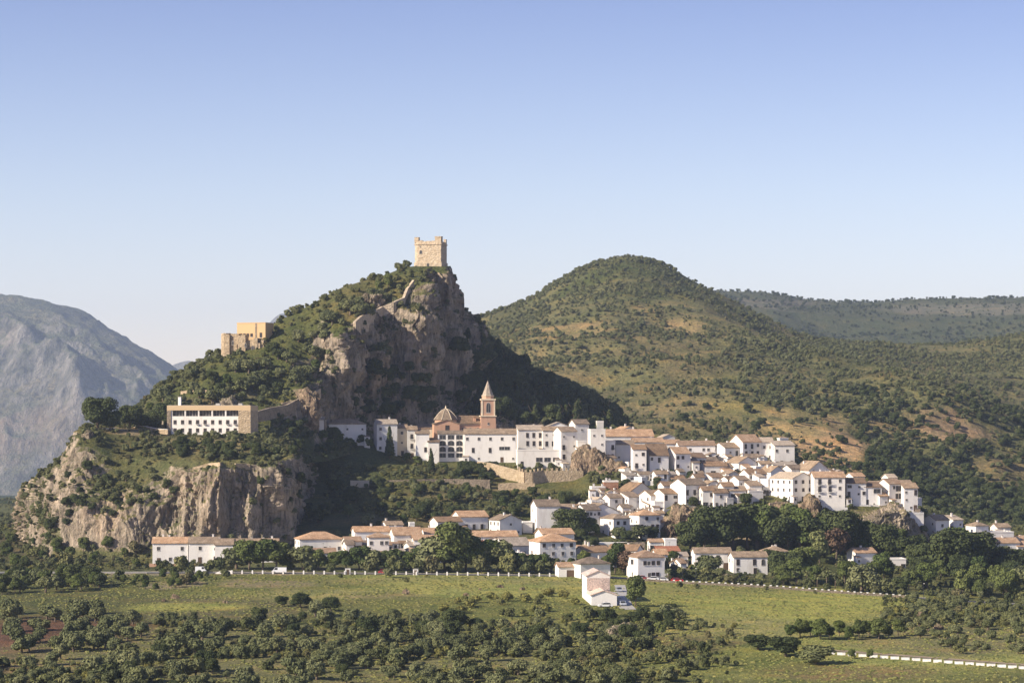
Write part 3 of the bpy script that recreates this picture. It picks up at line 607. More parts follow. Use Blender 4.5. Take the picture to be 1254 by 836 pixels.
# ------------------------------------------------------------ house pieces shared by every house
def win_mesh(kind, w, h):
    mb = MB(); f = .09
    if kind == 'arch':
        pts = [(-w/2, 0), (w/2, 0), (w/2, h*.62)]+[(math.cos(a)*w/2, h*.62+math.sin(a)*h*.38) for a in [math.pi*k/8 for k in range(1, 8)]]+[(-w/2, h*.62)]
        mb.poly([(x, -.03, z) for x, z in pts], M_glass)
        for i in range(len(pts)):
            a, b = pts[i], pts[(i+1) % len(pts)]; c = (0, h*.5); k = 1+2*f/w
            A = [(a[0], a[1]), (b[0], b[1]), (c[0]+(b[0]-c[0])*k, c[1]+(b[1]-c[1])*k), (c[0]+(a[0]-c[0])*k, c[1]+(a[1]-c[1])*k)]
            mb.prism([(x, -.005, z) for x, z in A], [(x, -.09, z) for x, z in A], M_frame)
        mb.box(-.03, .03, -.06, -.032, 0, h*.95, M_frame); return mb.mesh('window')
    mb.box(-w/2, w/2, -.03, .0, 0, h, M_wood if kind == 'door' else M_glass)
    fm = M_wood if kind in ('door', 'dark') else M_frame
    mb.box(-w/2-f, -w/2, -.09, .0, 0, h, fm); mb.box(w/2, w/2+f, -.09, .0, 0, h, fm); mb.box(-w/2-f, w/2+f, -.09, .0, h, h+f, fm)
    if kind != 'door':
        mb.box(-w/2-f-.05, w/2+f+.05, -.16, .0, -f, 0, M_trim); mb.box(-.03, .03, -.05, -.031, 0, h, fm)
    else: mb.box(w*.3, w*.38, -.07, -.031, h*.45, h*.52, M_iron)
    return mb.mesh('door' if kind == 'door' else 'window')
WM = {k: win_mesh(*a) for k, a in {'w': ('pale', .95, 1.25), 's': ('pale', .7, .75), 'd': ('dark', 1.0, 1.35), 't': ('dark', 1.0, 2.05), 'b': ('pale', 2.6, 1.7), 'a': ('arch', 3.1, 2.5), 'D': ('door', 1.1, 2.15), 'G': ('door', 2.4, 2.4), 'A': ('arch', 1.2, 2.2)}.items()}
def balcony_mesh():
    mb = MB(); mb.box(-.9, .9, -.75, 0, -.14, 0, M_trim)
    for x in (-.88, .88): mb.box(x-.02, x+.02, -.74, 0, .95, 1.0, M_iron)
    mb.box(-.9, .9, -.76, -.72, .95, 1.0, M_iron)
    for k in range(11): x = -.88+k*.176; mb.box(x-.02, x+.02, -.755, -.725, 0, .95, M_iron)
    return mb.mesh('balcony')
BAL = balcony_mesh()
def chim_mesh():
    mb = MB(); mb.box(-.32, .32, -.32, .32, -1.0, 1.1, M_white); mb.box(-.40, .40, -.40, .40, 1.1, 1.2, M_white); mb.box(-.2, .2, -.2, .2, 1.2, 1.38, ROOF['tan']); return mb.mesh('chimney')
CHIM = chim_mesh()
def roof_mesh(w, d, h, rh, kind, mat, oh=.35, th=.22):
    """gable 'x' (ridge along the front), gable 'y' (ridge front to back), 'hip', 'shed' (falls to the front), 'flat'"""
    mb = MB(); X, Y = w/2+oh, d/2+oh; e = 1e-3
    def slab(p, m=mat):
        n = (Vector(p[1])-Vector(p[0])).cross(Vector(p[2])-Vector(p[0])).normalized()
        if n.z < 0: p = p[::-1]
        mb.prism(p, [Vector(q)+Vector((0, 0, th)) for q in p], m)
    k = rh/(d/2) if kind == 'x' else rh/(w/2)
    if kind == 'x':
        slab([(-X, -Y, h-k*oh), (X, -Y, h-k*oh), (X, 0, h+rh), (-X, 0, h+rh)]); slab([(-X, 0, h+rh), (X, 0, h+rh), (X, Y, h-k*oh), (-X, Y, h-k*oh)])
    elif kind == 'y':
        slab([(-X, -Y, h-k*oh), (0, -Y, h+rh), (0, Y, h+rh), (-X, Y, h-k*oh)]); slab([(0, -Y, h+rh), (X, -Y, h-k*oh), (X, Y, h-k*oh), (0, Y, h+rh)])
    elif kind == 'hip':
        if w >= d: a, b = (-(w-d)/2-e, 0), ((w-d)/2+e, 0)
        else: a, b = (0, -(d-w)/2-e), (0, (d-w)/2+e)
        z0 = h-.12; A, B = (*a, h+rh), (*b, h+rh); P = [(-X, -Y, z0), (X, -Y, z0), (X, Y, z0), (-X, Y, z0)]
        if w >= d: fs = [[P[0], P[1], B, A], [P[1], P[2], B], [P[2], P[3], A, B], [P[3], P[0], A]]
        else: fs = [[P[0], P[1], A], [P[1], P[2], B, A], [P[2], P[3], B], [P[3], P[0], A, B]]
        for f in fs: slab(f)
    elif kind == 'shed':
        slab([(-X, -Y, h-rh*oh/d), (X, -Y, h-rh*oh/d), (X, Y, h+rh+rh*oh/d), (-X, Y, h+rh+rh*oh/d)])
    else:
        t = .22
        mb.box(-w/2-.05, w/2+.05, -d/2-.05, d/2+.05, h+.003, h+.06, M_conc)
        for b in ((-w/2-.06, w/2+.06, -d/2-.06, -d/2+t), (-w/2-.06, w/2+.06, d/2-t, d/2+.06), (-w/2-.06, -w/2+t, -d/2+t, d/2-t), (w/2-t, w/2+.06, -d/2+t, d/2-t)): mb.box(*b, h+.06, h+.7, M_white)
    return mb.mesh('roof')
def wall_mesh(w, d, h, rh, kind, mat, deep=5.0):
    mb = MB(); x, y = w/2, d/2
    if kind == 'x': pr = [(-y, -deep), (y, -deep), (y, h), (0, h+rh), (-y, h)]; mb.prism([(-x, a, b) for a, b in pr], [(x, a, b) for a, b in pr], mat)
    elif kind == 'y': pr = [(-x, -deep), (x, -deep), (x, h), (0, h+rh), (-x, h)]; mb.prism([(a, y, b) for a, b in pr], [(a, -y, b) for a, b in pr], mat)
    elif kind == 'shed': pr = [(-y, -deep), (y, -deep), (y, h+rh), (-y, h)]; mb.prism([(-x, a, b) for a, b in pr], [(x, a, b) for a, b in pr], mat)
    else: mb.box(-x, x, -y, y, -deep, h, mat)
    return mb.mesh('wall')
am_ = MB(); am_.tube([(0, 0, 0), (0, 0, 2.1)], [.035, .025], M_iron, 5); am_.box(-.5, .5, -.015, .015, 1.7, 1.74, M_iron); am_.box(-.35, .35, -.015, .015, 1.95, 1.99, M_iron); ANT = am_.mesh('antenna')
HR = random.Random(11); NW = [0]
def openings(e, w, d, h, spec, rot=0, front=True, skip=.08):
    """spec: one string per storey from the top down, one letter per opening ('.' = blank wall); on the front or the left side"""
    n = len(spec); sh = h/max(n, 1); L = w if front else d
    for i, row in enumerate(spec):
        z0 = h-(i+1)*sh
        for j, ch in enumerate(row):
            if ch == '.': continue
            bal = ch == 'B'; ch2 = 't' if bal else ch
            wz = z0+(.10 if ch2 in 'tDGA' else sh*.32); hh = {'w': 1.25, 's': .75, 'd': 1.35, 't': 2.05, 'b': 1.7, 'a': 2.5, 'D': 2.15, 'G': 2.4, 'A': 2.2}[ch2]
            ww = {'b': 2.6, 'a': 3.1, 'G': 2.4}.get(ch2, 1.0)
            s = min(1.0, (sh-.35)/hh, L/len(row)*.86/ww)
            if s < .35: continue
            q = (j+.5)/len(row)*L-L/2+HR.uniform(-.15, .15)
            loc = (q, -d/2-.001, wz) if front else (-w/2-.001, -q, wz)
            rz = 0 if front else -math.pi/2
            link('door' if ch2 in 'DG' else 'window', WM[ch2], e, loc, rz, (s, 1, s)); NW[0] += 1
            if bal: link('balcony', BAL, e, loc, rz, (s, 1, s))
def house(label, u0, u1, ve, vb, roof='x', mat='tan', rot=12, d=7.5, rh=None, front=None, side=None, ch=1, wall=None, Y=None, name='house', cat='house', dz=0, group=None, deep=6.0):
    """u0..u1 = left and right ends, ve = eaves row, vb = foot row in the photo; front/side = openings per storey"""
    uc = (u0+u1)/2; p = at(uc, vb) if Y is None else px(uc, vb, Y)
    if p is None: p = px(uc, vb, 1000)
    th = R(rot); tot = (u1-u0)*p.y/F; c, s = math.cos(th), abs(math.sin(th))
    if d*s > tot*.55: d = tot*.55/s
    w_ = (tot-d*s)/c; Yc = p.y+(d*c+w_*s)/2*.85
    w_ *= Yc/p.y; h = (vb-ve)*Yc/F; z = (HOR-vb)/F*Yc
    if roof == 'y': h = h
    if rh is None: rh = {'x': d/2*.42, 'y': w_/2*.42, 'hip': min(w_, d)/2*.42, 'shed': d*.22, 'flat': 0}[roof]
    e = empty(name, ((uc-627)/F*Yc, Yc, z+dz), th, label, cat, group or 'whitewashed houses of the village')
    W = wall or M_white
    link('wall', wall_mesh(w_, d, h, rh, roof, W, deep), e)
    rf = link('roof', roof_mesh(w_, d, h, rh, roof, ROOF[mat]), e)
    rr = random.Random(int(u0*7+ve*3))
    for k in range(ch):
        x = rr.uniform(-.4, .4)*w_; y = rr.uniform(-.05, .35)*d
        zz = {'x': h+rh*(1-abs(y)/(d/2)), 'y': h+rh*(1-abs(x)/(w_/2)), 'hip': h+rh*.55, 'shed': h+rh*(y/d+.5), 'flat': h+.2}[roof]
        link('chimney', CHIM, rf, (x, y, zz), 0, (1, 1, rr.uniform(.8, 1.3)))
    if front is None:
        ns = max(1, round(h/3.1)); nc = max(1, int(w_/3.0)); front = []
        for i in range(ns): front.append(''.join(rr.choice('wwwdst.' if i < ns-1 else 'wD.dws') for _ in range(nc)))
        if ns > 1: front[0] = ''.join(rr.choice('wwtd') for _ in range(nc))
    openings(e, w_, d, h, front)
    if rot > 5:
        if side is None:
            ns = max(1, round(h/3.1)); side = [''.join(rr.choice('w.s.') for _ in range(max(1, int(d/3.2)))) for i in range(ns)]
        openings(e, w_, d, h, side, front=False)
    if 560 < ve and Yc > 905 and Yc < 1150 and wall is None and w_ > 4:      # stepped terraces and lean-tos round the foot
        m = MB(); x0, x1 = -w_/2-rr.uniform(.2, 2.2), w_/2+rr.uniform(.2, 2.0); y0 = -d/2-rr.uniform(1.2, 2.8); t = rr.uniform(-.9, .1)
        m.box(x0, x1, y0, d*.3, -8, t-.75, W); m.box(x0, x1, y0-.1, y0+.18, t-.75, t, W); m.box(x0-.06, x1+.06, y0-.16, y0+.24, t, t+.08, M_trim)
        if rr.random() < .6: m.box(x0, x0+.22, y0, d*.2, t-.75, t+.002, W)
        m.build('terrace', e)
    if rr.random() < .55 and w_ > 5 and Yc > 905:
        s_ = rr.choice((-1, 1)); wa = rr.uniform(1.8, 3.2); da = rr.uniform(2.0, 3.4); ha = min(h*.75, rr.uniform(2.1, 3.0)); cx_ = s_*(w_/2-wa/2+rr.uniform(.2, 1.4)); cy_ = -d/2-da/2+.3
        an = link('annex', wall_mesh(wa, da, ha, .5, 'shed', W, 8), e, (cx_, cy_, 0)); link('annex_roof', roof_mesh(wa, da, ha, .5, 'shed', ROOF[rr.choice(('tan', 'gry', mat))], .15, .14), an)
        link('window', WM[rr.choice('wsd')], an, (0, -da/2-.003, ha*.35), 0, (.8, 1, .75))
    if rr.random() < .3 and roof in 'xyshed' and rh > .8:
        link('antenna', ANT, rf, (rr.uniform(-.3, .3)*w_, 0, h+rh*.9))
    PLACED.append(((uc-627)/F*Yc, Yc, max(w_, d)*.9))
    return e, w_, d, h
H = house
# ------------------------------------------------------------ the houses, from the road up
# terrace below the left cliff
H('leftmost of the white terrace houses under the cliff, with a bushy garden wall before it',187,232,664,690,'x','org',4,9,front=['w.w','Dw.'],ch=2)
H('second white terrace house from the left under the cliff, two chimneys on the tan roof',231,270,664,689,'x','tan',4,9,front=['.w.s','.D.d'],ch=2)
H('white terrace house under the cliff stepping forward with a brown double door',263,287,666,689,'x','tan',4,9,front=['.s.','wG.'],ch=1)
H('white terrace house under the cliff, third step of the row, half behind a big tree',285,313,666,688,'x','tan',4,9,ch=2)
H('last white terrace house under the cliff, only its roof and chimneys above the big tree',311,342,666,688,'x','tan',4,9,ch=2)
H('broad white hip roofed house behind the roadside trees just right of the cliff',360,421,659,679,'hip','org',14,11,front=['.w.w.w'],ch=0)
H('low white gabled house just right of the broad hip roofed house',418,444,662,680,'x','org',16,7,ch=0)
H('long low white house with orange roof stepping up behind the left roadside trees',430,478,650,668,'x','org',12,8,front=['w..w'],ch=1)
H('white two storey house with a small porch roof beside the left roadside trees',449,477,657,684,'hip','org',8,7,front=['w.ww','..tt'],ch=0)
H('tiny white house poking above the orange roofs left of the dark tall tree',467,494,642,656,'x','tan',20,6,ch=1)
H('white house with a long orange roof and two dormer openings behind the left trees',476,517,654,672,'x','org',14,9,rh=2.6,front=['.wttw.'],ch=1)
H('white house with an orange roof touching the dormer house on its right',515,545,652,668,'x','org',12,8,ch=1)
H('low white house with dark openings below the orange roofs left of the tall dark tree',504,538,660,676,'x','org',8,7,front=['ddbb'],ch=0)
H('small square white water house standing over the orange roofs',500,508,641,654,'flat','tan',10,3,front=['s'],side=[],ch=0)
H('white house with brown roof and blank side wall above the orange roofs',526,566,638,652,'x','brn',24,8,front=['....'],side=['..'],ch=0)
H('large white hall with a terrace railing standing alone on the bushy slope',553,598,632,648,'x','org',20,10,front=['.t.t.t.'],side=['.'],ch=0)
H('long orange roofed white house behind the tall dark tree',570,634,656,671,'x','org',10,9,front=['w..w..'],ch=1)
H('small white house with its gable end showing between the orange roofs and the grey roof',594,622,662,678,'y','org',-14,8,ch=0)
H('white house with a grey roof, three skylights and a bright gable end',605,649,667,684,'x','gry',22,9,rh=2.6,front=['.t.b.w.'],ch=0)
H('long white house with an orange roof and one chimney behind the three storey corner house',655,703,653,668,'x','org',18,9,front=['.w...w'],ch=2)
H('large white three storey corner house with orange hip roof over the roadside trees',648,705,662,692,'hip','org',18,12,front=['dwwd','wwww','w.ww'],side=['.','.'],ch=1)
H('white house with a steep gable left of the tall blank house',599,639,636,655,'y','tan',24,10,front=['.s.','..s'],side=['www','w.w'],ch=2)
H('small low white annex right of the steep gabled house',637,652,640,652,'flat','tan',10,6,front=['..'],side=['.'],ch=0)
H('tall white house with a huge blank wall standing behind the dark garden tree',650,686,619,654,'x','tan',12,11,front=['......','......','......'],side=['w.','.w','..'],ch=1)
H('white house with a sloping blank wall joined to the tall blank house',684,707,624,652,'shed','tan',8,9,front=['...','...'],ch=1)
H('small low garage with orange roof and dark arch beside the road',680,703,693,706,'x','org',10,6,front=['.G'],side=['.'],ch=0)
H('white house with low orange roof behind the parked cars left of the field house',699,747,689,708,'hip','tan',20,9,front=['.tw...'],side=['..'],ch=1)
H('white house with dark pitched roof above the low roofed roadside house',703,748,675,692,'x','brn',24,9,front=['.w.ws'],side=['.'],ch=1)
H('white house with gabled end standing behind the two tall green garden trees',744,788,673,694,'x','brn',-18,9,front=['.d.d'],ch=2)
H('large white roadside house with orange roof, seven upper and lower windows and blue shutters',768,813,681,709,'hip','org',16,12,front=['.dwdd.','..wdd.'],side=['b','w'],ch=1)
H('narrow white wing behind the right end of the large roadside house',798,817,678,704,'x','org',10,8,ch=0)
H('small white house with a row of dark windows above the bright red roof',793,812,663,676,'x','org',8,5,front=['bb'],ch=0)
H('small white flat topped house with two round windows beside the bright red roof',811,828,661,678,'flat','tan',8,6,front=['s.s'],side=['.'],ch=0)
H('low house with a bright red tiled roof in front of the dark wood',803,832,674,690,'shed','red',6,6,wall=M_pink,front=['.b.'],ch=0)
H('low cream building in front of the retaining wall above the garden trees',727,770,666,675,'flat','tan',6,5,wall=M_cream,front=['....'],side=['.'],ch=0)
H('long white house with flat brown eaves, left of the pair under the dark wood',847,895,676,697,'x','tan',6,8,front=['..t.','.s.G'],ch=0)
H('long white two storey house with arched window, right of the pair under the dark wood',893,939,681,702,'x','tan',8,8,front=['t.tA','w.t.'],ch=1)
H('white house with pale hip roof and two chimneys tucked behind the right of that pair',932,964,674,690,'hip','tan',12,8,front=['.w..'],ch=2)
H('orange roofed white house nearly hidden among the trees right of the wood',1038,1072,676,690,'x','org',18,8,ch=1)
H('low white villa with terrace almost covered by trees above the stone road wall',1080,1108,685,697,'flat','tan',6,7,front=['.b.b'],ch=0)
# middle cluster
H('white house with twin bright side walls above the blank terrace, centre left of the cluster',703,735,624,652,'x','tan',26,10,front=['wwsw','w.w.','.w..'],side=['.s','..','s.'],ch=1)
H('very wide low pitched white gable facing the road behind the twin walled house',708,757,626,648,'y','tan',18,11,rh=3.2,front=['......','......'],side=['.','.'],ch=2)
H('white house with tan hip roof and two square shutters behind the olive shrubs',735,771,634,657,'hip','tan',26,11,front=['.d.d.','.....'],side=['.w','wD'],ch=0)
H('white house with orange ridge tiles and four dark windows next to the golden rock',771,808,630,658,'hip','org',20,10,front=['.d.w','d.dd','....'],side=['ws','tD'],ch=1)
H('narrow white annex with a dark doorway between the orange ridged house and the golden rock',800,813,628,643,'shed','tan',8,6,front=['.t'],ch=0)
H('small white box house stepped up behind the wide gable, left end of the cluster',719,739,614,630,'flat','tan',16,6,front=['..w'],ch=1)
H('small white house with stepped roof under the ruined brick walls',738,762,609,628,'x','tan',22,7,front=['.w.','...'],ch=1)
H('white house with a bright side wall and a sheltered balcony in the middle cluster',760,784,608,628,'shed','tan',22,8,front=['..s','.s.'],ch=0)
H('white house with bright left side and a garden porch above the orange ridged house',783,812,606,626,'x','tan',28,9,front=['..t.','.D..'],ch=0)
H('white house with brown roof and long balcony above the golden rock',800,835,604,621,'x','brn',26,9,front=['t.b.','..D.'],side=['.','.'],ch=0)
H('big bright white gable with a brown roof falling right, below the pale retaining wall',756,800,601,614,'y','brn',26,11,rh=3.4,front=['.....'],side=['..'],ch=0)
H('white gabled house just left of the grey shuttered three storey house',801,824,602,614,'y','tan',24,8,front=['..'],ch=0)
H('white house with grey front, iron balconies and a brown roof above the rocks',821,865,593,619,'x','tan',30,11,front=['t.B.t.','w..w..'],side=['..','..'],ch=2)
H('low ruined brick and white shed with open chimney posts at the foot of the crag',722,741,597,609,'flat','tan',10,5,wall=M_white,front=['..'],ch=1)
H('brick walled yard building without a roof at the foot of the crag',738,757,590,604,'flat','tan',6,5,wall=M_brick,front=['.D'],ch=2)
H('small white gable behind the iron balcony house, seen end on',858,882,592,606,'y','tan',22,7,front=['..'],ch=0)
H('white house with a dark loggia next to the iron balcony house',856,874,600,622,'x','brn',10,7,wall=M_grey,front=['.d','bt'],ch=0)
H('white house with a pinkish eave and grey window at the edge of the wood',868,891,603,622,'x','brn',14,7,front=['.w.','wsw'],ch=0)
H('narrow pinkish white house with brown roof over the edge of the wood',880,898,595,615,'x','brn',12,7,front=['w','t'],ch=0)
H('white house with bright gable and two small windows above the tall green tree',894,916,587,606,'x','tan',26,7,front=['ss','t.'],ch=0)
H('white house with blue door and long low roof beside the tall green tree',912,932,594,608,'shed','tan',12,7,front=['.tw'],ch=0)
H('white gable crowned house on the left of the pink topped roofs',882,905,580,592,'y','tan',22,8,front=['..'],ch=0)
H('white house with brown roof stepping down above the green tree',906,938,580,598,'x','brn',20,9,front=['w.s.','..w.'],ch=0)
H('long white shed roofed house with blank grey end left of the three storey block',930,960,577,594,'y','tan',24,10,rh=2.2,front=['...'],side=['ws'],ch=1)
H('white house with a sun lit side wall just under the dark terrace garden',890,926,566,581,'y','tan',26,10,rh=2.4,front=['....'],side=['.s'],ch=1)
H('small white house with two tall white chimneys below the terrace garden',926,944,568,580,'x','tan',14,6,front=['.w'],ch=2)
H('long low white house with pale wavy roof below the bell gable',944,976,570,580,'shed','gry',10,7,front=['....'],ch=1)
H('white house with a large tan roof half hidden behind the balconied three storey house',844,880,565,578,'x','tan',16,9,front=['.w..'],ch=1)
H('white house with brown roof and dark carport left of the gabled end wall',857,890,570,585,'x','brn',12,8,front=['.b..'],ch=0)
H('white cube house with bright corner above the big three storey block',958,984,574,588,'x','tan',24,8,front=['..w'],side=['.'],ch=1)
# top row
H('low white shed with sloping roof at the far left end of the village',376,397,514,524,'shed','gry',4,5,front=['..'],ch=1,deep=2)
H('white hip roofed house among trees at the foot of the castle cliff',398,449,519,541,'hip','tan',12,10,front=['..s.s','.w..t'],side=['.','s'],ch=0,deep=3)
H('tall white house beside the tall dark conifer',457,487,519,554,'x','gry',12,9,front=['w..','w..','w..'],side=['.','.','.'],ch=1)
H('narrow cream house squeezed right of the tall dark conifer',485,499,524,558,'x','tan',6,7,wall=M_cream,front=['w','s','t'],ch=1)
H('narrow grey house with stacked balconies left of the church houses',497,511,526,561,'x','tan',6,7,wall=M_grey,front=['B','B','D'],ch=1)
H('white house with small dark windows and steep shed roof left of the church',508,526,531,565,'shed','tan',4,8,front=['..','.t','t.'],ch=0)
H('white house with a brown mono pitch roof below the church dome',524,538,541,567,'shed','brn',2,7,front=['.','.'],ch=0)
H('cream walled house with tan roof on the left shoulder of the church',511,536,524,536,'shed','tan',2,7,wall=M_cream,front=['...'],ch=0,Y=1108)
H('long white building with three rows of windows beside the arcaded block',568,632,531,566,'x','tan',2,10,front=['w.w..w.w.w'.replace('..','.'),'.t..t.bb.','s.s...D.s'],side=[],ch=1)
H('white three storey house with six dark shutters, next after the long white building',631,665,526,556,'x','gry',8,9,front=['.ttt','.ttt','....'],side=['.','.','.'],ch=1)
H('white house with round attic windows and two brown shutters',663,682,527,556,'x','tan',4,8,front=['ss','tt','..'],ch=0)
H('wide white pitched gable seen behind the shuttered houses',665,700,523,532,'y','gry',6,9,rh=2.2,front=['...'],ch=0,Y=1125)
H('tall white four storey house with a bright left side and small iron balconies',678,706,528,574,'x','tan',20,9,front=['s.s','B.s','B.s','s..'],side=['.','.','.','D'],ch=0)
H('long low white restaurant with three wide windows above the crenellated wall',632,686,552,571,'flat','tan',4,8,front=['t.bbb'],side=['.'],ch=0,Y=1074)
H('tower like white house with flat tan eave, tallest on the village skyline',697,721,519,556,'x','tan',16,9,front=['.s.','...','.w.'],side=['s','.','.'],ch=0)
H('small white house perched on top of the brown crag',704,722,541,556,'flat','tan',10,6,front=['.ss'],side=['.'],ch=0,Y=1073)
H('white house with a roof terrace right of the tower like house',720,741,527,570,'flat','tan',6,9,front=['ss','.s','B.','.s'],ch=0)
H('white house with two little balconies at the right edge of the crag',738,753,541,571,'flat','tan',8,8,front=['.B','.s','..'],ch=0)
H('small grey box house on the skyline against the dark pine slope',730,739,517,528,'flat','tan',4,5,wall=M_grey,front=['.'],ch=0,Y=1150)
H('long white house under a bright orange roof along the village skyline',736,800,534,552,'x','org',8,12,rh=3.0,front=['..w..w..w'],ch=3,Y=1118)
H('small white house with brown door on top of the orange roofed skyline row',750,781,527,536,'y','org',24,9,front=['.w'],ch=1,Y=1138)
H('white house with a tan roof and faded front above the dark garden',751,776,544,574,'x','tan',6,8,wall=M_grey,front=['...','s..','..t'],ch=0)
H('white house with dark loggia and cluttered balconies, left of the sharp brown roof',773,791,550,585,'shed','brn',4,8,front=['sd','Bs','ts'],ch=0)
H('white house with grey shutters behind the sharp brown roof',773,812,541,556,'x','org',6,8,front=['tt.w.w.w'],ch=1,Y=1110)
H('white house under a broad brown roof with an arched gateway beneath',787,818,557,585,'x','brn',14,11,rh=4.6,front=['w.t..','.....','...A.'],side=['.','.'],ch=0)
H('white gabled house with an orange roof and square windows, right of the arched gateway',815,845,555,586,'x','org',22,10,rh=2.6,front=['dd.','d.s','.d.'],side=['.','.','.'],ch=0)
H('bright white gable standing up against the olive hillside',806,826,535,545,'y','gry',14,8,front=['..'],ch=0,Y=1130)
H('white house with a blue shuttered gallery on the skyline row',812,832,543,558,'x','org',6,8,front=['.b'],ch=1,Y=1108)
H('long greyish house with orange roof, right end of the skyline row',828,875,545,566,'x','org',5,9,front=['..w..ww.','........'],side=['.','.'],ch=2)
H('white house with brown roof and shaded terrace under the long grey white house',843,864,560,582,'shed','brn',10,8,front=['.b','.b'],ch=0)
H('white two storey house with a bright left side left of the orange roofed mansion',873,912,548,568,'x','tan',28,10,front=['.s.t.t','.t.t.w'],side=['s.','..'],ch=1)
H('tall white mansion with orange roof and three rows of dark windows on the hill top',894,931,541,567,'x','org',24,12,rh=3.2,front=['ttw','ttt','ttt'],side=['..','..','..'],ch=2)
H('white house with two rows of plain windows right of the orange roofed mansion',928,946,541,565,'x','gry',6,9,front=['ww','ww'],ch=0)
H('white house stepping down to the right below the bell gable',944,972,545,570,'shed','gry',8,8,front=['w.w.','.t.t'],ch=0)
# right block above the wood
H('big low white gable behind the three storey block, against the bare orchard',974,1014,575,592,'y','tan',22,13,rh=3.6,front=['...','...'],side=['..','..'],ch=2)
H('white three storey block with a gabled front and nine dark windows above the wood',944,995,585,614,'y','gry',30,15,rh=2.2,front=['ddd','ddd','ttt'],side=['wwww','wwww','wwww'],ch=0)
H('white block with curved iron balconies right of the nine window gabled block',993,1033,584,620,'x','org',4,10,front=['BBw','BBw','sss','...'],side=[],ch=1)
H('low white house with one big window between the balconied block and the right hand cluster',1031,1059,591,617,'x','brn',8,9,front=['b.s.','t.sd','...'],ch=0)
H('small white upper house with broken brown roof above the low one window house',1036,1058,583,597,'x','org',20,7,front=['...'],ch=0)
H('white house with a dark terrace corner, left of the blue shuttered house',1054,1078,596,618,'shed','brn',6,8,front=['.b','t..'],ch=0)
H('tiny white porch house with pink tiles at the corner of the blue shuttered house',1070,1086,607,620,'x','org',18,6,front=['.s'],ch=0)
H('white gabled house behind the tiny porch house',1062,1080,591,610,'y','tan',24,9,front=['.s','..'],ch=0)
H('white house with orange roof and dark blue shutters near the right end of the ridge',1076,1103,592,620,'x','org',22,9,front=['.wtt','..tt','....'],side=['.','.','.'],ch=0)
H('last white house at the right end of the ridge, with a brown door',1101,1122,597,625,'x','tan',8,9,front=['s.t','s..','.sD'],ch=0)
H('small white lean to at the very end of the ridge',1120,1128,611,622,'flat','tan',4,4,front=['.'],ch=0)
# far right cluster
H('white house with stacked tan roofs, first below the right end of the ridge',1131,1161,636,662,'x','tan',26,9,front=['.w.','...'],ch=1)
H('white cube house with shed roof right of the stacked tan roofs',1158,1178,636,656,'shed','gry',20,7,front=['.s','..'],ch=1)
H('white gabled cottage with brown roof half behind the big round tree',1126,1160,664,676,'x','brn',28,8,front=['....'],ch=0)
H('small white cottage behind the gabled cottage by the big round tree',1140,1158,655,666,'x','tan',16,7,front=['..'],ch=0)
H('white house with tan hip roof right of the big round tree',1184,1209,643,657,'hip','tan',20,8,front=['.w'],ch=1)
H('low white house with a roof terrace among the trees on the far right',1193,1240,652,666,'flat','tan',14,9,front=['.w.s.w'],ch=1)
H('long white house with orange tiles in front of the roof terrace house',1200,1247,664,680,'x','org',12,9,front=['.w..w.'],ch=1)
H('white house with a red orange roof cut by the right edge of the photo',1238,1270,668,684,'x','org',10,9,front=['.w.w'],ch=1)
# smaller houses that fill the gaps
H('tiny white gable just under the brick walled yard',739,752,602,612,'y','tan',20,5,front=['s'],ch=0)
H('small white box house right of the tiny gable under the brick yard',749,763,607,621,'flat','tan',20,6,front=['s.','.t'],side=['.'],ch=1)
H('white house with a blind grey front between the sheltered balcony house and the box house',761,775,610,626,'shed','gry',20,6,front=['..','.s'],ch=0)
H('low wide white gable left above the twin walled house',718,741,614,625,'y','gry',22,8,rh=1.8,front=['...'],ch=1)
H('little white gable peeping over the roof of the twin walled house',706,718,618,628,'y','gry',20,6,front=['..'],ch=0)
H('small low white house between the wide pitched gable and the orange ridged house',756,771,621,633,'x','tan',18,6,front=['ws'],ch=0)
H('white porch house with pot plants right of the balcony house, above the golden rock',797,817,615,628,'flat','tan',12,6,front=['.tD'],side=['.'],ch=0)
H('narrow white house at the left end of the middle cluster above the garden tree',696,708,624,645,'x','tan',14,7,front=['w','.'],ch=1)
H('small tan roofed house touching the left of the iron balcony house',806,824,594,608,'x','brn',16,7,front=['.w'],ch=0)
H('white house with brown roof squeezed behind the iron balcony house',846,862,584,596,'x','brn',14,7,front=['w.'],ch=1)
H('white house with a lit wall between the gable crowned house and the three storey block',920,937,584,600,'shed','gry',24,7,front=['..','w.'],ch=1)
H('bright white wall house left of the nine window block',932,948,588,606,'flat','tan',24,6,front=['..','.w'],side=['.','.'],ch=0)
H('white house with dark openings just above the tall green tree',889,913,600,614,'x','tan',10,7,front=['bw'],ch=0)
H('white flat terrace house over the tall green tree, bright in the sun',911,934,602,614,'flat','tan',16,6,front=['..'],side=['.'],ch=0)
H('small house with cluttered yard under the brown roofed carport house',866,886,584,596,'shed','brn',14,7,front=['dt'],ch=0)
H('white house behind the carport house with two chimneys',880,897,572,584,'x','tan',18,7,front=['.s'],ch=2)
H('long low white house squeezed under the orange roofed mansion',905,930,560,573,'x','tan',14,7,front=['w.w'],ch=1)
H('greyish house between the arched gateway roof and the skyline row',800,816,548,560,'x','tan',8,7,wall=M_grey,front=['ww'],ch=0)
H('small white house right of the orange roofed gabled house with square windows',843,856,566,586,'shed','tan',12,7,front=['s','t'],ch=0)
H('white house behind the trees right of the red roofed house',829,842,680,693,'x','gry',10,6,front=['.w'],ch=0)
H('white house glimpsed behind the roadside trees below the broad hip roofed house',380,412,676,698,'x','org',10,7,Y=896)
H('white house glimpsed through the roadside trees under the porch house',448,482,680,699,'x','org',10,7,Y=893)
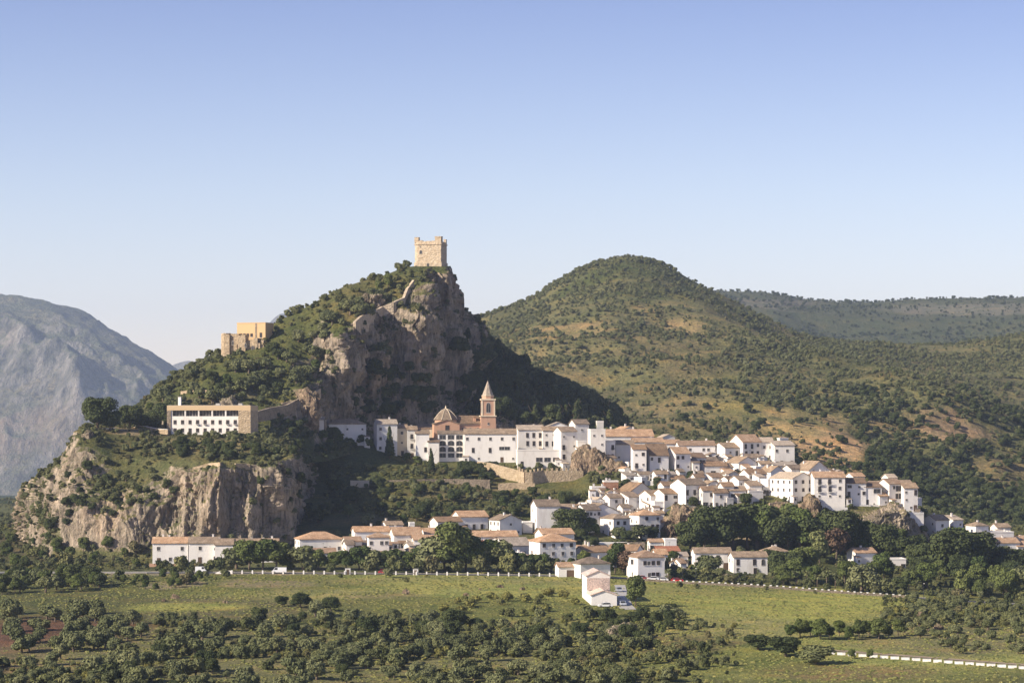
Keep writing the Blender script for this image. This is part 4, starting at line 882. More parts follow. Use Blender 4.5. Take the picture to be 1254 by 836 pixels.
H('white house with a dark gallery glimpsed behind the left roadside trees',500,524,678,699,'x','tan',10,7,Y=893)
H('white house glimpsed through the trees below the grey roof with skylights',617,646,684,702,'x','gry',10,7,Y=889)
H('low white house glimpsed behind the trees left of the garage with the dark arch',652,680,690,704,'x','gry',8,6,Y=889)
H('white house with tan roof filling the gap left of the first orange roofs',419,434,666,682,'x','tan',14,7,ch=0)
H('small pink walled house squeezed between the orange roofs behind the tall dark tree',575,597,666,680,'x','red',12,6,wall=M_pink,ch=0)
H('white house with low orange roof in front of the long orange roofs',536,560,664,678,'x','org',10,7,ch=1)
H('white walled garage between the far right gardens and the gabled cottage',1160,1184,668,680,'flat','tan',10,7,ch=0)
H('tan roofed house behind the far right roof terrace',1214,1236,645,656,'x','tan',14,7,ch=1)

def infill(label, n, poly, wpx, hpx, seed, mats=('tan', 'tan', 'brn', 'gry', 'org'), gap=.34, group='small houses filling the village'):
    r = random.Random(seed); us = [p[0] for p in poly]; vs = [p[1] for p in poly]; k = t = 0
    while k < n and t < n*80:
        t += 1; u = r.uniform(min(us), max(us)); v = r.uniform(min(vs), max(vs))
        if not in_poly(u, v, poly): continue
        w_ = r.uniform(*wpx); h_ = r.uniform(*hpx); p = at(u, v)
        if p is None or not clear_of(p, w_*p.y/F*gap): continue
        ns = 1 if h_ < 11 else 2
        H(label, u-w_/2, u+w_/2, v-h_, v, r.choice(('x', 'x', 'y', 'shed', 'flat', 'x')), r.choice(mats), r.uniform(8, 30), r.uniform(5, 7.5), front=[''.join(r.choice('ws.d.t') for _ in range(r.choice((1, 2, 3)))) for _ in range(ns)], ch=r.choice((0, 1, 1)), group=group); k += 1
infill('small white house wedged in the upper village', 36, [(742,556),(850,562),(935,570),(950,590),(850,598),(770,596),(742,572)], (12,20), (8,14), 1)
infill('small white house wedged in the middle cluster', 36, [(705,628),(735,606),(800,606),(930,592),(948,606),(890,620),(826,622),(812,650),(708,654)], (11,18), (7,12), 2)
infill('small white house filling the ridge row', 18, [(980,580),(1108,598),(1112,616),(1036,612),(940,606)], (12,18), (8,13), 3)
infill('low white house filling the lower row', 32, [(425,664),(560,664),(700,668),(740,690),(700,694),(560,690),(430,690)], (14,24), (7,11), 4)
infill('small white house filling the far right cluster', 16, [(1132,652),(1245,664),(1262,676),(1150,668)], (13,20), (7,11), 5)
infill('low white house behind the gardens of the lower right village', 6, [(745,690),(850,690),(850,700),(750,700)], (13,18), (7,11), 6)
# ------------------------------------------------------------ landmark buildings
def P2(u, v, Y): return px(u, v, Y)
def castle_tower():
    Y = 1190; p = px(527, 327, Y); e = empty('castle_tower', p, R(-15), 'square pale stone keep with broken battlements on top of the highest rock', 'tower')
    w, d, h = 13.2, 9.5, 10.6; mb = MB(); ns = 10
    def shell(z0, z1, g, m):                                   # walls with a rounded left front corner
        r = 2.2; pts = [(-w/2-g+r+math.cos(a)*r, -d/2-g+r+math.sin(a)*r) for a in [math.pi+math.pi/2*k/6 for k in range(7)]]+[(w/2+g, -d/2-g), (w/2+g, d/2+g), (-w/2-g, d/2+g)]
        mb.prism([(x, y, z0) for x, y in pts], [(x, y, z1) for x, y in pts], m)
    shell(-7, 2.0, .35, M_tower); shell(2.0, h-.5, 0, M_tower); shell(h-.5, h, .3, M_tower); shell(h, h+.5, .05, M_tower)
    mb.build('wall', e)
    def par(x0, x1, y0, y1, z1, seed):
        m = MB(); rr = random.Random(seed); n = max(1, int(max(x1-x0, y1-y0)/1.3))
        for i in range(n):
            t0, t1 = i/n, (i+1)/n
            if x1-x0 > y1-y0: m.box(x0+(x1-x0)*t0, x0+(x1-x0)*t1, y0, y1, h+.5, z1+rr.uniform(-.35, .25), M_tower)
            else: m.box(x0, x1, y0+(y1-y0)*t0, y0+(y1-y0)*t1, h+.5, z1+rr.uniform(-.35, .25), M_tower)
        m.build('parapet', e)
    par(-w/2+.3, w/2-3, -d/2+.05, -d/2+.8, h+1.3, 1); par(-w/2+.1, w/2-1, d/2-.8, d/2-.05, h+1.2, 2); par(-w/2+.1, -w/2+.8, -d/2+3, d/2-1, h+1.3, 3); par(w/2-.8, w/2-.05, -d/2+3, d/2-2, h+1.2, 4)
    for x0, x1, y0, y1, z in ((-w/2+.2, -w/2+2.2, -d/2+.4, -d/2+2.4, 3.1), (w/2-3.0, w/2, -d/2, -d/2+2.8, 3.3), (w/2-1.1, w/2, d/2-1.6, d/2, 2.4), (-w/2, -w/2+1.5, d/2-1.6, d/2, 2.2)):
        m = MB(); m.box(x0, x1, y0, y1, h+.45, h+z-.25, M_tower); m.box(x0-.08, x1+.08, y0-.08, y1+.08, h+z-.25, h+z, M_tower); m.build('battlement', e)
    link('window', WM['A'], e, (-w/2+3.4, -d/2-.01, 5.9), 0, (.95, 1, .75)); link('window', WM['s'], e, (-w/2+3.2, -d/2-.01, 8.9), 0, (.5, 1, .6)); link('door', WM['A'], e, (w*.03, -d/2-.37, -.3), 0, (.85, 1, .8))
castle_tower()
def hotel():
    Y = 1010; c = px(260.5, 532, Y); e = empty('hotel', c, R(-7), 'long white hotel with tan stone top band and ends, on the left cliff top', 'hotel')
    k = Y/F; w, d, h = 104*k, 13.0, 35.5*k; m = MB(); x0, x1 = -w/2, w/2
    xl, xr = x0+1.6, x1-4.9; zt = h-1.9
    m.box(xl, xr, -d/2, d/2, -6, zt-2.3, M_white); m.build('wall', e)
    m = MB(); m.box(x0, x1, -d/2-.25, d/2+.2, zt, h, M_ochre2); m.box(x0+.4, x1-.4, -d/2+.2, d/2-.2, h-.002, h+.12, M_conc); m.build('roof_band', e)
    m = MB(); m.box(x0, xl, -d/2-.3, d/2+.2, -6, zt, M_dstone); m.build('end_wall', e)
    m = MB(); m.box(xr, x1, -d/2-.3, d/2+.2, -6, zt, M_stone); m.build('end_wall', e)
    n = 5; seg = (xr-xl)/n
    for i in range(n):
        m = MB(); a, b = xl+i*seg, xl+(i+1)*seg
        m.box(a, a+.55, -d/2, d/2, zt-2.3, zt, M_white); m.box(a+.55, b, -d/2+1.2, d/2, zt-2.3, zt, M_glass)
        for q in range(1, 4): x = a+.55+(b-a-.55)*q/4; m.box(x-.05, x+.05, -d/2+1.12, -d/2+1.2, zt-2.3, zt, M_frame)
        m.build('window', e)
    for r, z in enumerate((4.1, .9)):
        for i in range(9):
            x = xl+1.6+i*(xr-xl-2.9)/8; wm = 't' if i in (3, 4, 7, 8) and r == 0 else 'd'
            link('window', WM[wm], e, (x, -d/2-.002, z), 0, (1.05, 1, 1.15 if wm == 'd' else .8))
            if wm == 't': link('balcony', BAL, e, (x, -d/2-.002, z), 0, (.8, 1, .8))
    ch = MB(); ch.box(x0+3, x0+4.1, -1, .2, h, h+3.4, M_white); ch.box(x0+2.9, x0+4.2, -1.1, .3, h+3.4, h+3.6, M_conc); ch.build('chimney', e)
    for x in (w*.05, w*.32): m = MB(); m.box(x, x+1.6, -2, 0, h+.12, h+.9, M_conc); m.build('roof_vent', e)
    PLACED.append((c.x, c.y, 30)); PLACED.append((c.x-12, c.y, 14)); PLACED.append((c.x+12, c.y, 14))
M_ochre2 = plaster('tan_stone_band', (.58, .44, .27), (.5, .37, .22), .3)
hotel()
def orange_block():
    Y = 1112; c = px(311, 425, Y); e = empty('museum_block', c+Vector((0, 6, 0)), R(-18), 'modern orange block building behind the stone ruin on the left hilltop', 'building')
    m = MB(); w, d, h = 13.5, 9, 10.5; m.box(-w/2, w/2, -d/2, d/2, -5, h, M_ochre); m.build('wall', e)
    m = MB(); m.box(-w/2-.12, w/2+.12, -d/2-.12, d/2+.12, h, h+.3, M_ochre); m.build('roof', e)
    m = MB(); m.box(w*.14, w*.2, -d/2-.1, -d/2-.002, 0, h, M_dstone); m.build('joint', e)
    for x, z, k in ((-4.8, 4.6, 'd'), (-3.2, 4.6, 'd'), (-1.6, 4.6, 'd'), (.2, 4.6, 'd'), (4.6, 4.2, 't')): link('window', WM[k], e, (x, -d/2-.003, z))
    e = empty('ruined_chapel', px(299, 437, Y-6)+Vector((0, 3, 0)), R(-10), 'broken stone ruin with a rounded left end below the orange block', 'ruin')
    rr = random.Random(5); m = MB(); x = -8.0
    while x < 8:
        wd = rr.uniform(1.1, 2.2); hh = (9.5 if x < -1 else 8.2)+rr.uniform(-1.1, .8)-(1.5 if x > 5 else 0); dd = .8*math.sin(x*.9)
        m.box(x, x+wd+.02, -2+dd, 2.5, -5, hh, M_stone); x += wd
    m.build('wall', e)
    m = MB(); n = 14; ring = [(-8.2+math.cos(2*math.pi*k/n)*2.3, -.4+math.sin(2*math.pi*k/n)*2.3) for k in range(n)]
    m.prism([(a, b, -5) for a, b in ring], [(a, b, 10.2+rr.uniform(-.7, .3)) for a, b in ring], M_stone); m.build('round_turret', e)
    for x, z in ((-4.6, 5.2), (1.2, 4.2), (4.3, 3.1)): link('window', WM['A'], e, (x, -2.9, z), 0, (.8, 1, .8))
    m = MB(); m.box(5, 9.5, -2.6, 1, -5, 3.2, M_dstone); m.box(9.5, 11, -2, 1, -5, 1.8, M_dstone); m.build('low_wall', e)
orange_block()
def church():
    Y = 1104; k = Y/F; c = px(568, 535, Y); e = empty('church', c, R(6), 'pink church with ribbed dome and pointed bell tower on the village skyline', 'church')
    X = lambda u: (u-568)*k
    Z = lambda v: (535-v)*k
    def part(name, f, mats=None):
        m = MB(); f(m); return m.build(name, e)
    part('wall', lambda m: (m.box(X(561), X(607), -4, 5, -5, Z(519), M_pink), m.box(X(559.5), X(608), -4.3, 5.3, Z(520.2), Z(519), M_cream)))
    x0, x1 = X(560), X(608)
    rf = part('roof', lambda m: (m.prism([(x0, -4.6, Z(519.0)), (x1, -4.6, Z(519)), (x1, .5, Z(509.5)), (x0, .5, Z(509.5))], [(x0, -4.6, Z(518)), (x1, -4.6, Z(518)), (x1, .5, Z(508.5)), (x0, .5, Z(508.5))], ROOF['brn']),
                              m.prism([(x0, .5, Z(509.5)), (x1, .5, Z(509.5)), (x1, 5.6, Z(519)), (x0, 5.6, Z(519))], [(x0, .5, Z(508.5)), (x1, .5, Z(508.5)), (x1, 5.6, Z(518)), (x0, 5.6, Z(518))], ROOF['brn']),
                              m.poly([(x0+.3, -4, Z(519)), (x0+.3, .5, Z(509.7)), (x0+.3, 5, Z(519))], M_pink)))
    mm = MB(); mm.box(X(579), X(582), -3.6, -2.2, Z(516), Z(511), M_pink); mm.box(X(578.4), X(582.6), -3.8, -2, Z(511), Z(510.2), ROOF['brn']); mm.build('dormer', rf)
    for u in (566, 575, 584, 596): link('window', WM['s'], e, (X(u), -4.003, Z(526.5)), 0, (1, 1, 1.3))
    # chapel with a low gable under the dome
    part('chapel', lambda m: m.prism([(X(530), -7.5, -5), (X(561), -7.5, -5), (X(561), -7.5, Z(519)), (X(545.5), -7.5, Z(514)), (X(530), -7.5, Z(519))], [(X(530), 4, -5), (X(561), 4, -5), (X(561), 4, Z(519)), (X(545.5), 4, Z(514)), (X(530), 4, Z(519))], M_pink))
    def gr(m):
        for a, b in ((529.3, 545.5), (545.5, 561.7)):
            za, zb = (Z(519.3), Z(513.9)) if a < 540 else (Z(513.9), Z(519.3))
            m.prism([(X(a), -7.9, za), (X(b), -7.9, zb), (X(b), 4.2, zb), (X(a), 4.2, za)], [(X(a), -7.9, za+.3), (X(b), -7.9, zb+.3), (X(b), 4.2, zb+.3), (X(a), 4.2, za+.3)], ROOF['tan'])
    part('chapel_roof', gr)
    link('window', WM['d'], e, (X(546), -7.503, Z(527)), 0, (1.5, 1, 1.6))
    def dm(m):
        n = 8; cx = X(545.5); cy = -1.4; r0 = 5.3
        rings = []
        for i in range(9):
            t = i/8*math.pi/2; q_ = i/8; r = r0*(1-q_)**.62+.1; z = Z(514)+q_*4.9
            rings.append([(cx+math.cos(2*math.pi*(q+.5)/n)*r, cy+math.sin(2*math.pi*(q+.5)/n)*r, z) for q in range(n)])
        V = [p for r_ in rings for p in r_]; m.faces(V, [(i*n+q, i*n+(q+1) % n, (i+1)*n+(q+1) % n, (i+1)*n+q) for i in range(8) for q in range(n)], ROOF['tan'])
        m.prism([(cx+math.cos(2*math.pi*(q+.5)/n)*5.0, cy+math.sin(2*math.pi*(q+.5)/n)*5.0, Z(520)) for q in range(n)], [(cx+math.cos(2*math.pi*(q+.5)/n)*5.0, cy+math.sin(2*math.pi*(q+.5)/n)*5.0, Z(514)) for q in range(n)], M_pink)
    dome = part('dome', dm)
    mb = MB(); n = 8; cx = X(545.5); cy = -1.4
    for q in range(n):
        pts = []
        for i in range(9):
            q_ = i/8; r = 5.38*(1-q_)**.62+.1
            pts.append((cx+math.cos(2*math.pi*(q+.5)/n)*r, cy+math.sin(2*math.pi*(q+.5)/n)*r, Z(514)+q_*4.9+.05))
        mb.tube(pts, [.12]*9, M_cream, 5)
    mb.build('rib', dome)
    mb = MB(); mb.tube([(cx, cy, Z(514)+4.6), (cx, cy, Z(514)+5.5), (cx, cy, Z(514)+6.4)], [.45, .28, .04], M_cream); mb.build('finial', dome)
    # bell tower
    def ngon(cx, cy, r, n=8, o=.5): return [(cx+math.cos(2*math.pi*(q+o)/n)*r, cy+math.sin(2*math.pi*(q+o)/n)*r) for q in range(n)]
    cx, cy = X(596.5), -3.6; s = 8.3*k; m = MB()
    m.box(cx-s*1.08, cx+s*1.08, cy-s, cy+s, -5, Z(510), M_pink); m.box(cx-s*1.2, cx+s*1.2, cy-s*1.12, cy+s*1.12, Z(510), Z(508.6), M_cream)
    m.box(cx-s*.95, cx+s*.95, cy-s*.9, cy+s*.9, Z(508.6), Z(490), M_pink); m.box(cx-s*1.08, cx+s*1.08, cy-s*1.02, cy+s*1.02, Z(490), Z(488.3), M_cream)
    r1 = ngon(cx, cy, s*.92); m.prism([(a, b, Z(488.3)) for a, b in r1], [(a, b, Z(484.8)) for a, b in r1], M_pink); r2 = ngon(cx, cy, s*.99); m.prism([(a, b, Z(484.8)) for a, b in r2], [(a, b, Z(484)) for a, b in r2], M_cream)
    for sx in (-1, 1): m.box(cx+sx*s*.9-.28, cx+sx*s*.9+.28, cy-s*.9-.14, cy-s*.9+.3, Z(508.6), Z(490.2), M_cream)
    tw = m.build('bell_tower', e)
    m = MB(); b1, b2 = ngon(cx, cy, s*.88), ngon(cx, cy, .06); m.prism([(a, b, Z(484)) for a, b in b1], [(a, b, Z(466)) for a, b in b2], ROOF['gry']); m.tube([(cx, cy, Z(466.2)), (cx, cy, Z(463))], [.09, .04], M_iron); m.build('spire', tw)
    link('window', WM['A'], tw, (cx, cy-s*.9-.003, Z(505)), 0, (1.45, 1, 1.9)); link('window', WM['A'], tw, (cx-s*.95-.003, cy, Z(505)), -math.pi/2, (1.45, 1, 1.9)); link('window', WM['s'], tw, (cx, cy-s-.003, Z(520)), 0, (1, 1, 1.2))
    PLACED.append((c.x, c.y, 18))
    # arcaded block in front
    Y2 = 1088; k2 = Y2/F; c = px(552, 569, Y2); e2 = empty('arcaded_building', c+Vector((0, 4, 0)), R(2), 'white block with twelve big arched openings in three columns below the church dome', 'building')
    w, d, h = 32*k2, 8, 38*k2; m = MB(); m.box(-w/2, w/2, -d/2, d/2, -5, h, M_white)
    for i in range(4): x = -w/2+.2+i*(w-.4)/3; m.box(x-.28, x+.28, -d/2-.16, -d/2+.1, 1.5, h-.2, M_white)
    for j in range(5): z = 2.9+j*(h-3.0)/4; m.box(-w/2+.02, w/2-.02, -d/2-.1, -d/2+.1, z-.09, z+.09, M_white)
    m.build('wall', e2); link('roof', roof_mesh(w, d, h, 1.3, 'x', ROOF['tan'], .4), e2)
    sh = (h-3.0)/4
    for j in range(4):
        for i in range(3):
            x = -w/2+.2+(i+.5)*(w-.4)/3
            if j in (1, 2): link('window', WM['a'], e2, (x, -d/2-.003, 3.05+j*sh), 0, ((w/3-1.1)/3.1, 1, (sh-.45)/2.5))
            else: link('window', WM['b'], e2, (x, -d/2-.003, 3.15+j*sh), 0, ((w/3-1.1)/2.6, 1, (sh-.75)/1.7))
    PLACED.append((c.x, c.y, 12))
church()
def bell_gable():
    e = empty('bell_gable', px(958.5, 562, 1112), R(18), 'small white bell turret with a dark arched opening behind the skyline houses', 'bell turret', None)
    m = MB(); w = 4.0; h = 25*1112/F; m.box(-w/2, w/2, -1.4, 1.4, -3, h, M_white); m.box(-w/2-.2, w/2+.2, -1.6, 1.6, h, h+.35, M_trim); m.build('wall', e)
    m = MB(); m.prism([(-w/2, -1.5, h+.35), (w/2, -1.5, h+.35), (w/2, 1.5, h+.35), (-w/2, 1.5, h+.35)], [(-.2, -.1, h+1.1), (.2, -.1, h+1.1), (.2, .1, h+1.1), (-.2, .1, h+1.1)], ROOF['tan']); m.build('roof', e)
    link('window', WM['A'], e, (0, -1.403, h-3.0), 0, (1.2, 1, 1.0))
bell_gable()
def field_house():
    a = at(738, 741); k = a.y/F; e = empty('house', a+Vector((0, 6, 0)), R(4), 'lone white house with two stepped pale pink gabled roofs out in the green field', 'house', None)
    w = 31.5*k; d = 12; h = 12.5*k
    link('wall', wall_mesh(w, d, h, 1.35, 'y', M_white, 4), e); link('roof', roof_mesh(w, d, h, 1.35, 'y', ROOF['pnk'], .3), e)
    h2 = h+5.0; w2 = w*.93
    r = link('rear_wall', wall_mesh(w2, 14, h2, 1.5, 'y', M_white, 4), e, (-.45, d/2+6.9, 0)); link('rear_roof', roof_mesh(w2, 14, h2, 1.5, 'y', ROOF['pnk'], .3), e, (-.45, d/2+6.9, 0))
    m = MB(); m.prism([(-w2/2-.3, d/2-.2, h+.9), (w2/2-.6, d/2-.2, h+.9), (w2/2-.6, d/2+.05, h2-.6), (-w2/2-.3, d/2+.05, h2-.6)], [(-w2/2-.3, d/2-.5, h+.9), (w2/2-.6, d/2-.5, h+.9), (w2/2-.6, d/2-.3, h2-.6), (-w2/2-.3, d/2-.3, h2-.6)], ROOF['pnk']) ; m.build('middle_roof', e)
    ch = MB(); ch.box(-w2/2-.2, -w2/2+.5, d/2+1, d/2+1.7, h2, h2+1.6, M_white); ch.build('chimney', e)
    m = MB(); m.box(w2/2-.4, w2/2+.1, d/2+4, d/2+4.6, h2, h2+1.1, M_white); m.build('chimney', e)
    link('window', WM['s'], e, (.6, -d/2-.003, .5), 0, (.8, 1, .8)); link('door', WM['D'], e, (w/2+.003, 0, 0), math.pi/2)
    PLACED.append((a.x, a.y+8, 18))
field_house()

# ------------------------------------------------------------ crags, walls, road, posts, cars
def crag(label, u, v, w, h, d, mat, seed, rz=0, Y=None, name='rock_crag', cat='rock'):
    p = at(u, v) if Y is None else px(u, v, Y); k = p.y/F; w *= k; h *= k
    bm = bmesh.new(); bmesh.ops.create_icosphere(bm, subdivisions=6, radius=1.0)
    V = np.array([x.co[:] for x in bm.verts]); V = np.sign(V)*np.abs(V)**.8
    V = V*np.array([w/2, d/2, h]); Q = V+np.array([p.x, p.y, p.z])
    n = V/np.linalg.norm(V, axis=1, keepdims=True)
    q = fbm(Q*np.array([1, 1, .4]), w*.35, 5, ridge=True, seed=seed)*w*.13+fbm(Q, 2.2, 4, seed=seed+1)*.75
    cell = np.floor(fbm(Q, w*.22, 2, seed=seed+9)*4)/4                       # broken, blocky faces
    V = V+n*(q*1.25+cell*w*.16)[:, None]; V[:, 0] += fbm(Q*np.array([.2, .2, 1]), h*.4, 3, seed=seed+4)*w*.14
    for x, c in zip(bm.verts, V): x.co = c
    me = bpy.data.meshes.new(name); bm.to_mesh(me); bm.free(); me.materials.append(mat)
    at_ = me.attributes.new('cover', 'FLOAT_COLOR', 'POINT'); at_.data.foreach_set('color', np.tile([.13, .13, .055, 1], (len(V), 1)).astype(np.float32).ravel())
    o = link(name, me, None, p, R(rz)); tag(o, label, cat); return o
M_crag = terrain_mat('golden_rock', 1.0, rock=((.38,.28,.19),(.24,.175,.125),(.52,.40,.28)), lo=.35, hi=.95, rough_rock=1.5)
crag('brown crag under the tower like white house at the end of the crenellated wall', 722, 594, 46, 44, 14, M_crag, 1, Y=1062)
crag('dark lower shoulder of rock right of the brown crag', 746, 594, 44, 28, 11, M_crag, 2, Y=1058)
crag('golden boulder outcrop at the left end of the dark wood', 833, 646, 34, 26, 12, M_crag, 3, Y=985)
crag('rounded brown outcrop right of the golden boulder outcrop', 858, 648, 30, 24, 12, M_crag, 4, Y=987)
crag('sharp pointed orange crag below the gabled three storey block', 992, 636, 26, 28, 10, M_crag, 5, rz=8, Y=983)
crag('pale rock face under the left corner of the three storey block', 955, 636, 24, 20, 10, M_crag, 6, Y=988)
crag('dark rounded rock bluff under the blue shuttered house', 1088, 656, 56, 32, 16, M_rock, 7, Y=986)
crag('rocky brow at the upper left of the dark wood', 905, 640, 40, 16, 12, M_rock, 8, Y=987)
crag('brown rock knob on the ridge of the castle hill left of the stone path', 455, 369, 26, 9, 9, M_rock, 9)
crag('grey rock outcrop right above the hotel on the hillside', 282, 500, 26, 12, 8, M_rock, 10)
crag('golden rock buttress left of the castle cliff above the low houses', 375, 508, 32, 28, 10, M_crag, 11, Y=1062)
crag('small dark rock cluster in the bushes of the near slope', 762, 778, 40, 12, 7, M_rock, 12)
crag('pale boulder above the right end of the guard wall', 1128, 757, 16, 5, 3, M_crag, 13)
crag('rock rib below the trees at the left brink of the cliff', 108, 548, 18, 20, 9, M_rock, 14, Y=968)

for q, (u, v, w_, h_) in enumerate([(497,727,7,5),(571,729,8,3),(613,719,9,3),(588,722,4,2),(214,732,7,4),(200,736,6,3),(720,772,12,5),(745,768,9,5),(276,738,6,3),(640,722,4,2),(1150,770,9,4),(1108,768,7,3)]):
    crag('pale boulder lying in the near fields', u, v, w_, h_, w_*.15, M_crag, 40+q, name='boulder'); 
def wall_run(label, pts, h, t, mat, name='stone_wall', cat='wall', merlon=None, sink=3.0, cap=None):
    """a wall through photo pixels (u, v of its foot) or (u, v, Y); h may be one height or one per point"""
    q = [px(*p) if len(p) == 3 else at(*p) for p in pts]; hs = h if isinstance(h, (list, tuple)) else [h]*len(q); m = MB(); o = q[0].copy()
    for i in range(len(q)-1):
        a, b = q[i]-o, q[i+1]-o; n = max(1, int((b-a).length/3)); dr = Vector((b.x-a.x, b.y-a.y, 0)).normalized(); s = Vector((-dr.y, dr.x, 0))*t/2
        for j in range(n):
            A, B = a.lerp(b, j/n), a.lerp(b, (j+1)/n); ha = hs[i]+(hs[i+1]-hs[i])*(j/n); hb = hs[i]+(hs[i+1]-hs[i])*((j+1)/n)
            m.prism([A-s-Vector((0,0,sink)), B-s-Vector((0,0,sink)), B+s-Vector((0,0,sink)), A+s-Vector((0,0,sink))], [A-s+Vector((0,0,ha)), B-s+Vector((0,0,hb)), B+s+Vector((0,0,hb)), A+s+Vector((0,0,ha))], mat)
            if cap: m.prism([A-s*1.4+Vector((0,0,ha+.002)), B-s*1.4+Vector((0,0,hb+.002)), B+s*1.4+Vector((0,0,hb+.002)), A+s*1.4+Vector((0,0,ha+.002))], [A-s*1.4+Vector((0,0,ha+.14)), B-s*1.4+Vector((0,0,hb+.14)), B+s*1.4+Vector((0,0,hb+.14)), A+s*1.4+Vector((0,0,ha+.14))], cap)
    root = m.build(name, None, o); tag(root, label, cat)
    if merlon:
        mm = MB(); mm.box(-merlon[0]/2, merlon[0]/2, -t*.35, t*.35, -.05, merlon[1], mat); me = mm.mesh('merlon')
        tot = sum((q[i+1]-q[i]).length for i in range(len(q)-1)); n = int(tot/merlon[2]); 
        for k in range(n):
            s = (k+.5)/n*tot; i = 0
            while s > (q[i+1]-q[i]).length: s -= (q[i+1]-q[i]).length; i += 1
            L = (q[i+1]-q[i]).length; c = q[i].lerp(q[i+1], s/L)-o; d = q[i+1]-q[i]
            link('merlon', me, root, c+Vector((0, 0, hs[i]+(hs[i+1]-hs[i])*s/L)), math.atan2(d.y, d.x))
    return root
wall_run('crenellated tan stone wall with a rounded left bastion below the restaurant', [(635,590,1062),(636,592,1054),(643,594,1050),(652,594,1050),(665,592,1053),(690,592,1054),(714,592,1055)], 5.4, 1.0, M_stone, merlon=(.8,1.1,1.9))
wall_run('sun lit tan ramp wall climbing left from the crenellated bastion', [(638,590,1056),(622,584,1060),(600,574,1067),(585,569,1072)], [4.6,4.0,2.6,1.4], .8, M_stone)
wall_run('low terraced stone wall in the scrub below the crenellated bastion', [(610,600,1046),(632,599,1046),(655,600,1045)], 2.8, .8, M_stone)
wall_run('long pale retaining wall below the houses in the village centre', [(763,600,1034),(780,600,1033),(805,601,1032),(830,601,1033)], [3.8,4.2,4.0,3.4], .7, M_grey)
wall_run('stone retaining wall under the right end houses of the ridge', [(1031,625,993),(1060,626,992),(1090,626,991),(1127,630,992)], 2.4, .8, M_dstone)
wall_run('tan stepped wall left of the three storey block above the trees', [(942,630,985),(956,624,987),(972,620,988)], [4.5,3.2,1.5], .8, M_stone)
wall_run('stone terrace wall on the brink left of the hotel', [(147,529,1012),(160,528,1012),(178,529,1008),(192,532,1004),(206,533,1001)], 2.3, .7, M_stone, cap=M_trim)
wall_run('upper pale wall behind the terrace left of the hotel', [(160,523,1026),(180,523,1026),(200,522,1026)], 2.2, .6, M_cream)
wall_run('thin balustrade under the two dark trees on the left brink', [(107,527,992),(125,527,992),(143,527,1000)], 1.0, .4, M_trim, name='balustrade', cat='balustrade')
wall_run('low sandy wall along the lip of the striped cliff', [(236,576),(255,571),(270,570)], 1.2, .6, M_stone)
wall_run('short sandy wall on the right lip of the striped cliff', [(288,571),(300,571),(306,572)], 1.2, .6, M_stone)
wall_run('ruined stone wall zigzagging down the ridge from the keep', [(506,350),(498,362),(494,372),(482,380),(468,385),(456,390),(442,394),(434,400)], [2.6,3.0,2.8,3.8,3.6,2.8,2.6,2.2], 1.2, M_tower, sink=5)
wall_run('broken stone rampart climbing right from the hotel toward the cliff', [(312,508,1030),(330,505,1040),(350,500,1050),(368,492,1060),(385,483,1066)], [1.2,2.0,1.4,1.9,.9], 1.2, M_dstone)
wall_run('low ruined wall on the castle hillside above the rampart', [(345,498),(362,494),(380,487),(392,480)], 1.5, .8, M_stone)
wall_run('dirt bank wall on the slope above the hotel roof', [(222,482),(245,479),(262,482)], 1.0, .8, M_stone)
wall_run('long dark wall along the terraced garden below the church', [(428,600,1036),(445,594,1040),(470,593,1042),(500,592,1043),(540,591,1046),(600,592,1046)], 1.7, .5, M_dstone)
wall_run('cream garden pavilion wall at the left end of the terraced garden', [(429,600,1034),(440,599,1034),(452,598,1035)], [4.0,3.6,3.4], .6, M_cream)
wall_run('brown stone retaining wall behind the gardens of the middle houses', [(727,676,936),(750,675,936),(775,674,936),(790,674,936)], 3.2, .7, M_dstone)
wall_run('dark stone terrace wall under the pair of long white houses', [(818,706,888),(850,706,888),(880,708,888),(930,711,888)], [3.6,2.8,2.0,1.4], .7, M_dstone)
wall_run('rosy garden wall in front of the terrace houses under the cliff', [(183,697,884),(210,698,884),(240,698,884),(262,698,884)], 2.1, .5, M_pink)

# road with its parapets
def strip(name, pts, w, mat, dz=.05, kind='structure'):
    V = []; n = len(pts)
    for i, p in enumerate(pts):
        a, b = pts[max(i-1, 0)], pts[min(i+1, n-1)]; d = Vector((b[0]-a[0], b[1]-a[1], 0)).normalized(); s = Vector((-d.y, d.x, 0))*w/2; c = Vector(p)
        V += [c-s+Vector((0,0,dz)), c+s+Vector((0,0,dz))]
    o = link(name, mesh_np(name, [tuple(v) for v in V], [(2*i, 2*i+2, 2*i+3, 2*i+1) for i in range(n-1)], [mat])); o['kind'] = kind; return o
M_asph = plain('asphalt', (.10,.098,.094), .9); M_line = plain('road_paint', (.7,.7,.66)); M_dirt = plain('dirt_track', (.30,.23,.15), .95)
ru = list(range(-480, 1740, 12)); rv = pchip([p[0] for p in G_rows[5]], [p[1] for p in G_rows[5]], ru)
RV = lambda u: float(pchip([p[0] for p in G_rows[5]], [p[1] for p in G_rows[5]], [u])[0])
RP = []
for u, v in zip(ru, rv): q = px(u, v, 845); RP.append((q.x, 849.2, q.z))
strip('road', RP, 7.0, M_asph, .10); strip('road_line', [(x, y, z) for x, y, z in RP], .14, M_line, .106)
KB = MB()
for a, b in zip(RP[:-1], RP[1:]): KB.prism([(a[0], 852.8, a[2]-.3), (b[0], 852.8, b[2]-.3), (b[0], 853.1, b[2]-.3), (a[0], 853.1, a[2]-.3)], [(a[0], 852.8, a[2]+.22), (b[0], 852.8, b[2]+.22), (b[0], 853.1, b[2]+.22), (a[0], 853.1, a[2]+.22)], M_conc)
kb = KB.build('kerb'); kb['kind'] = 'structure'
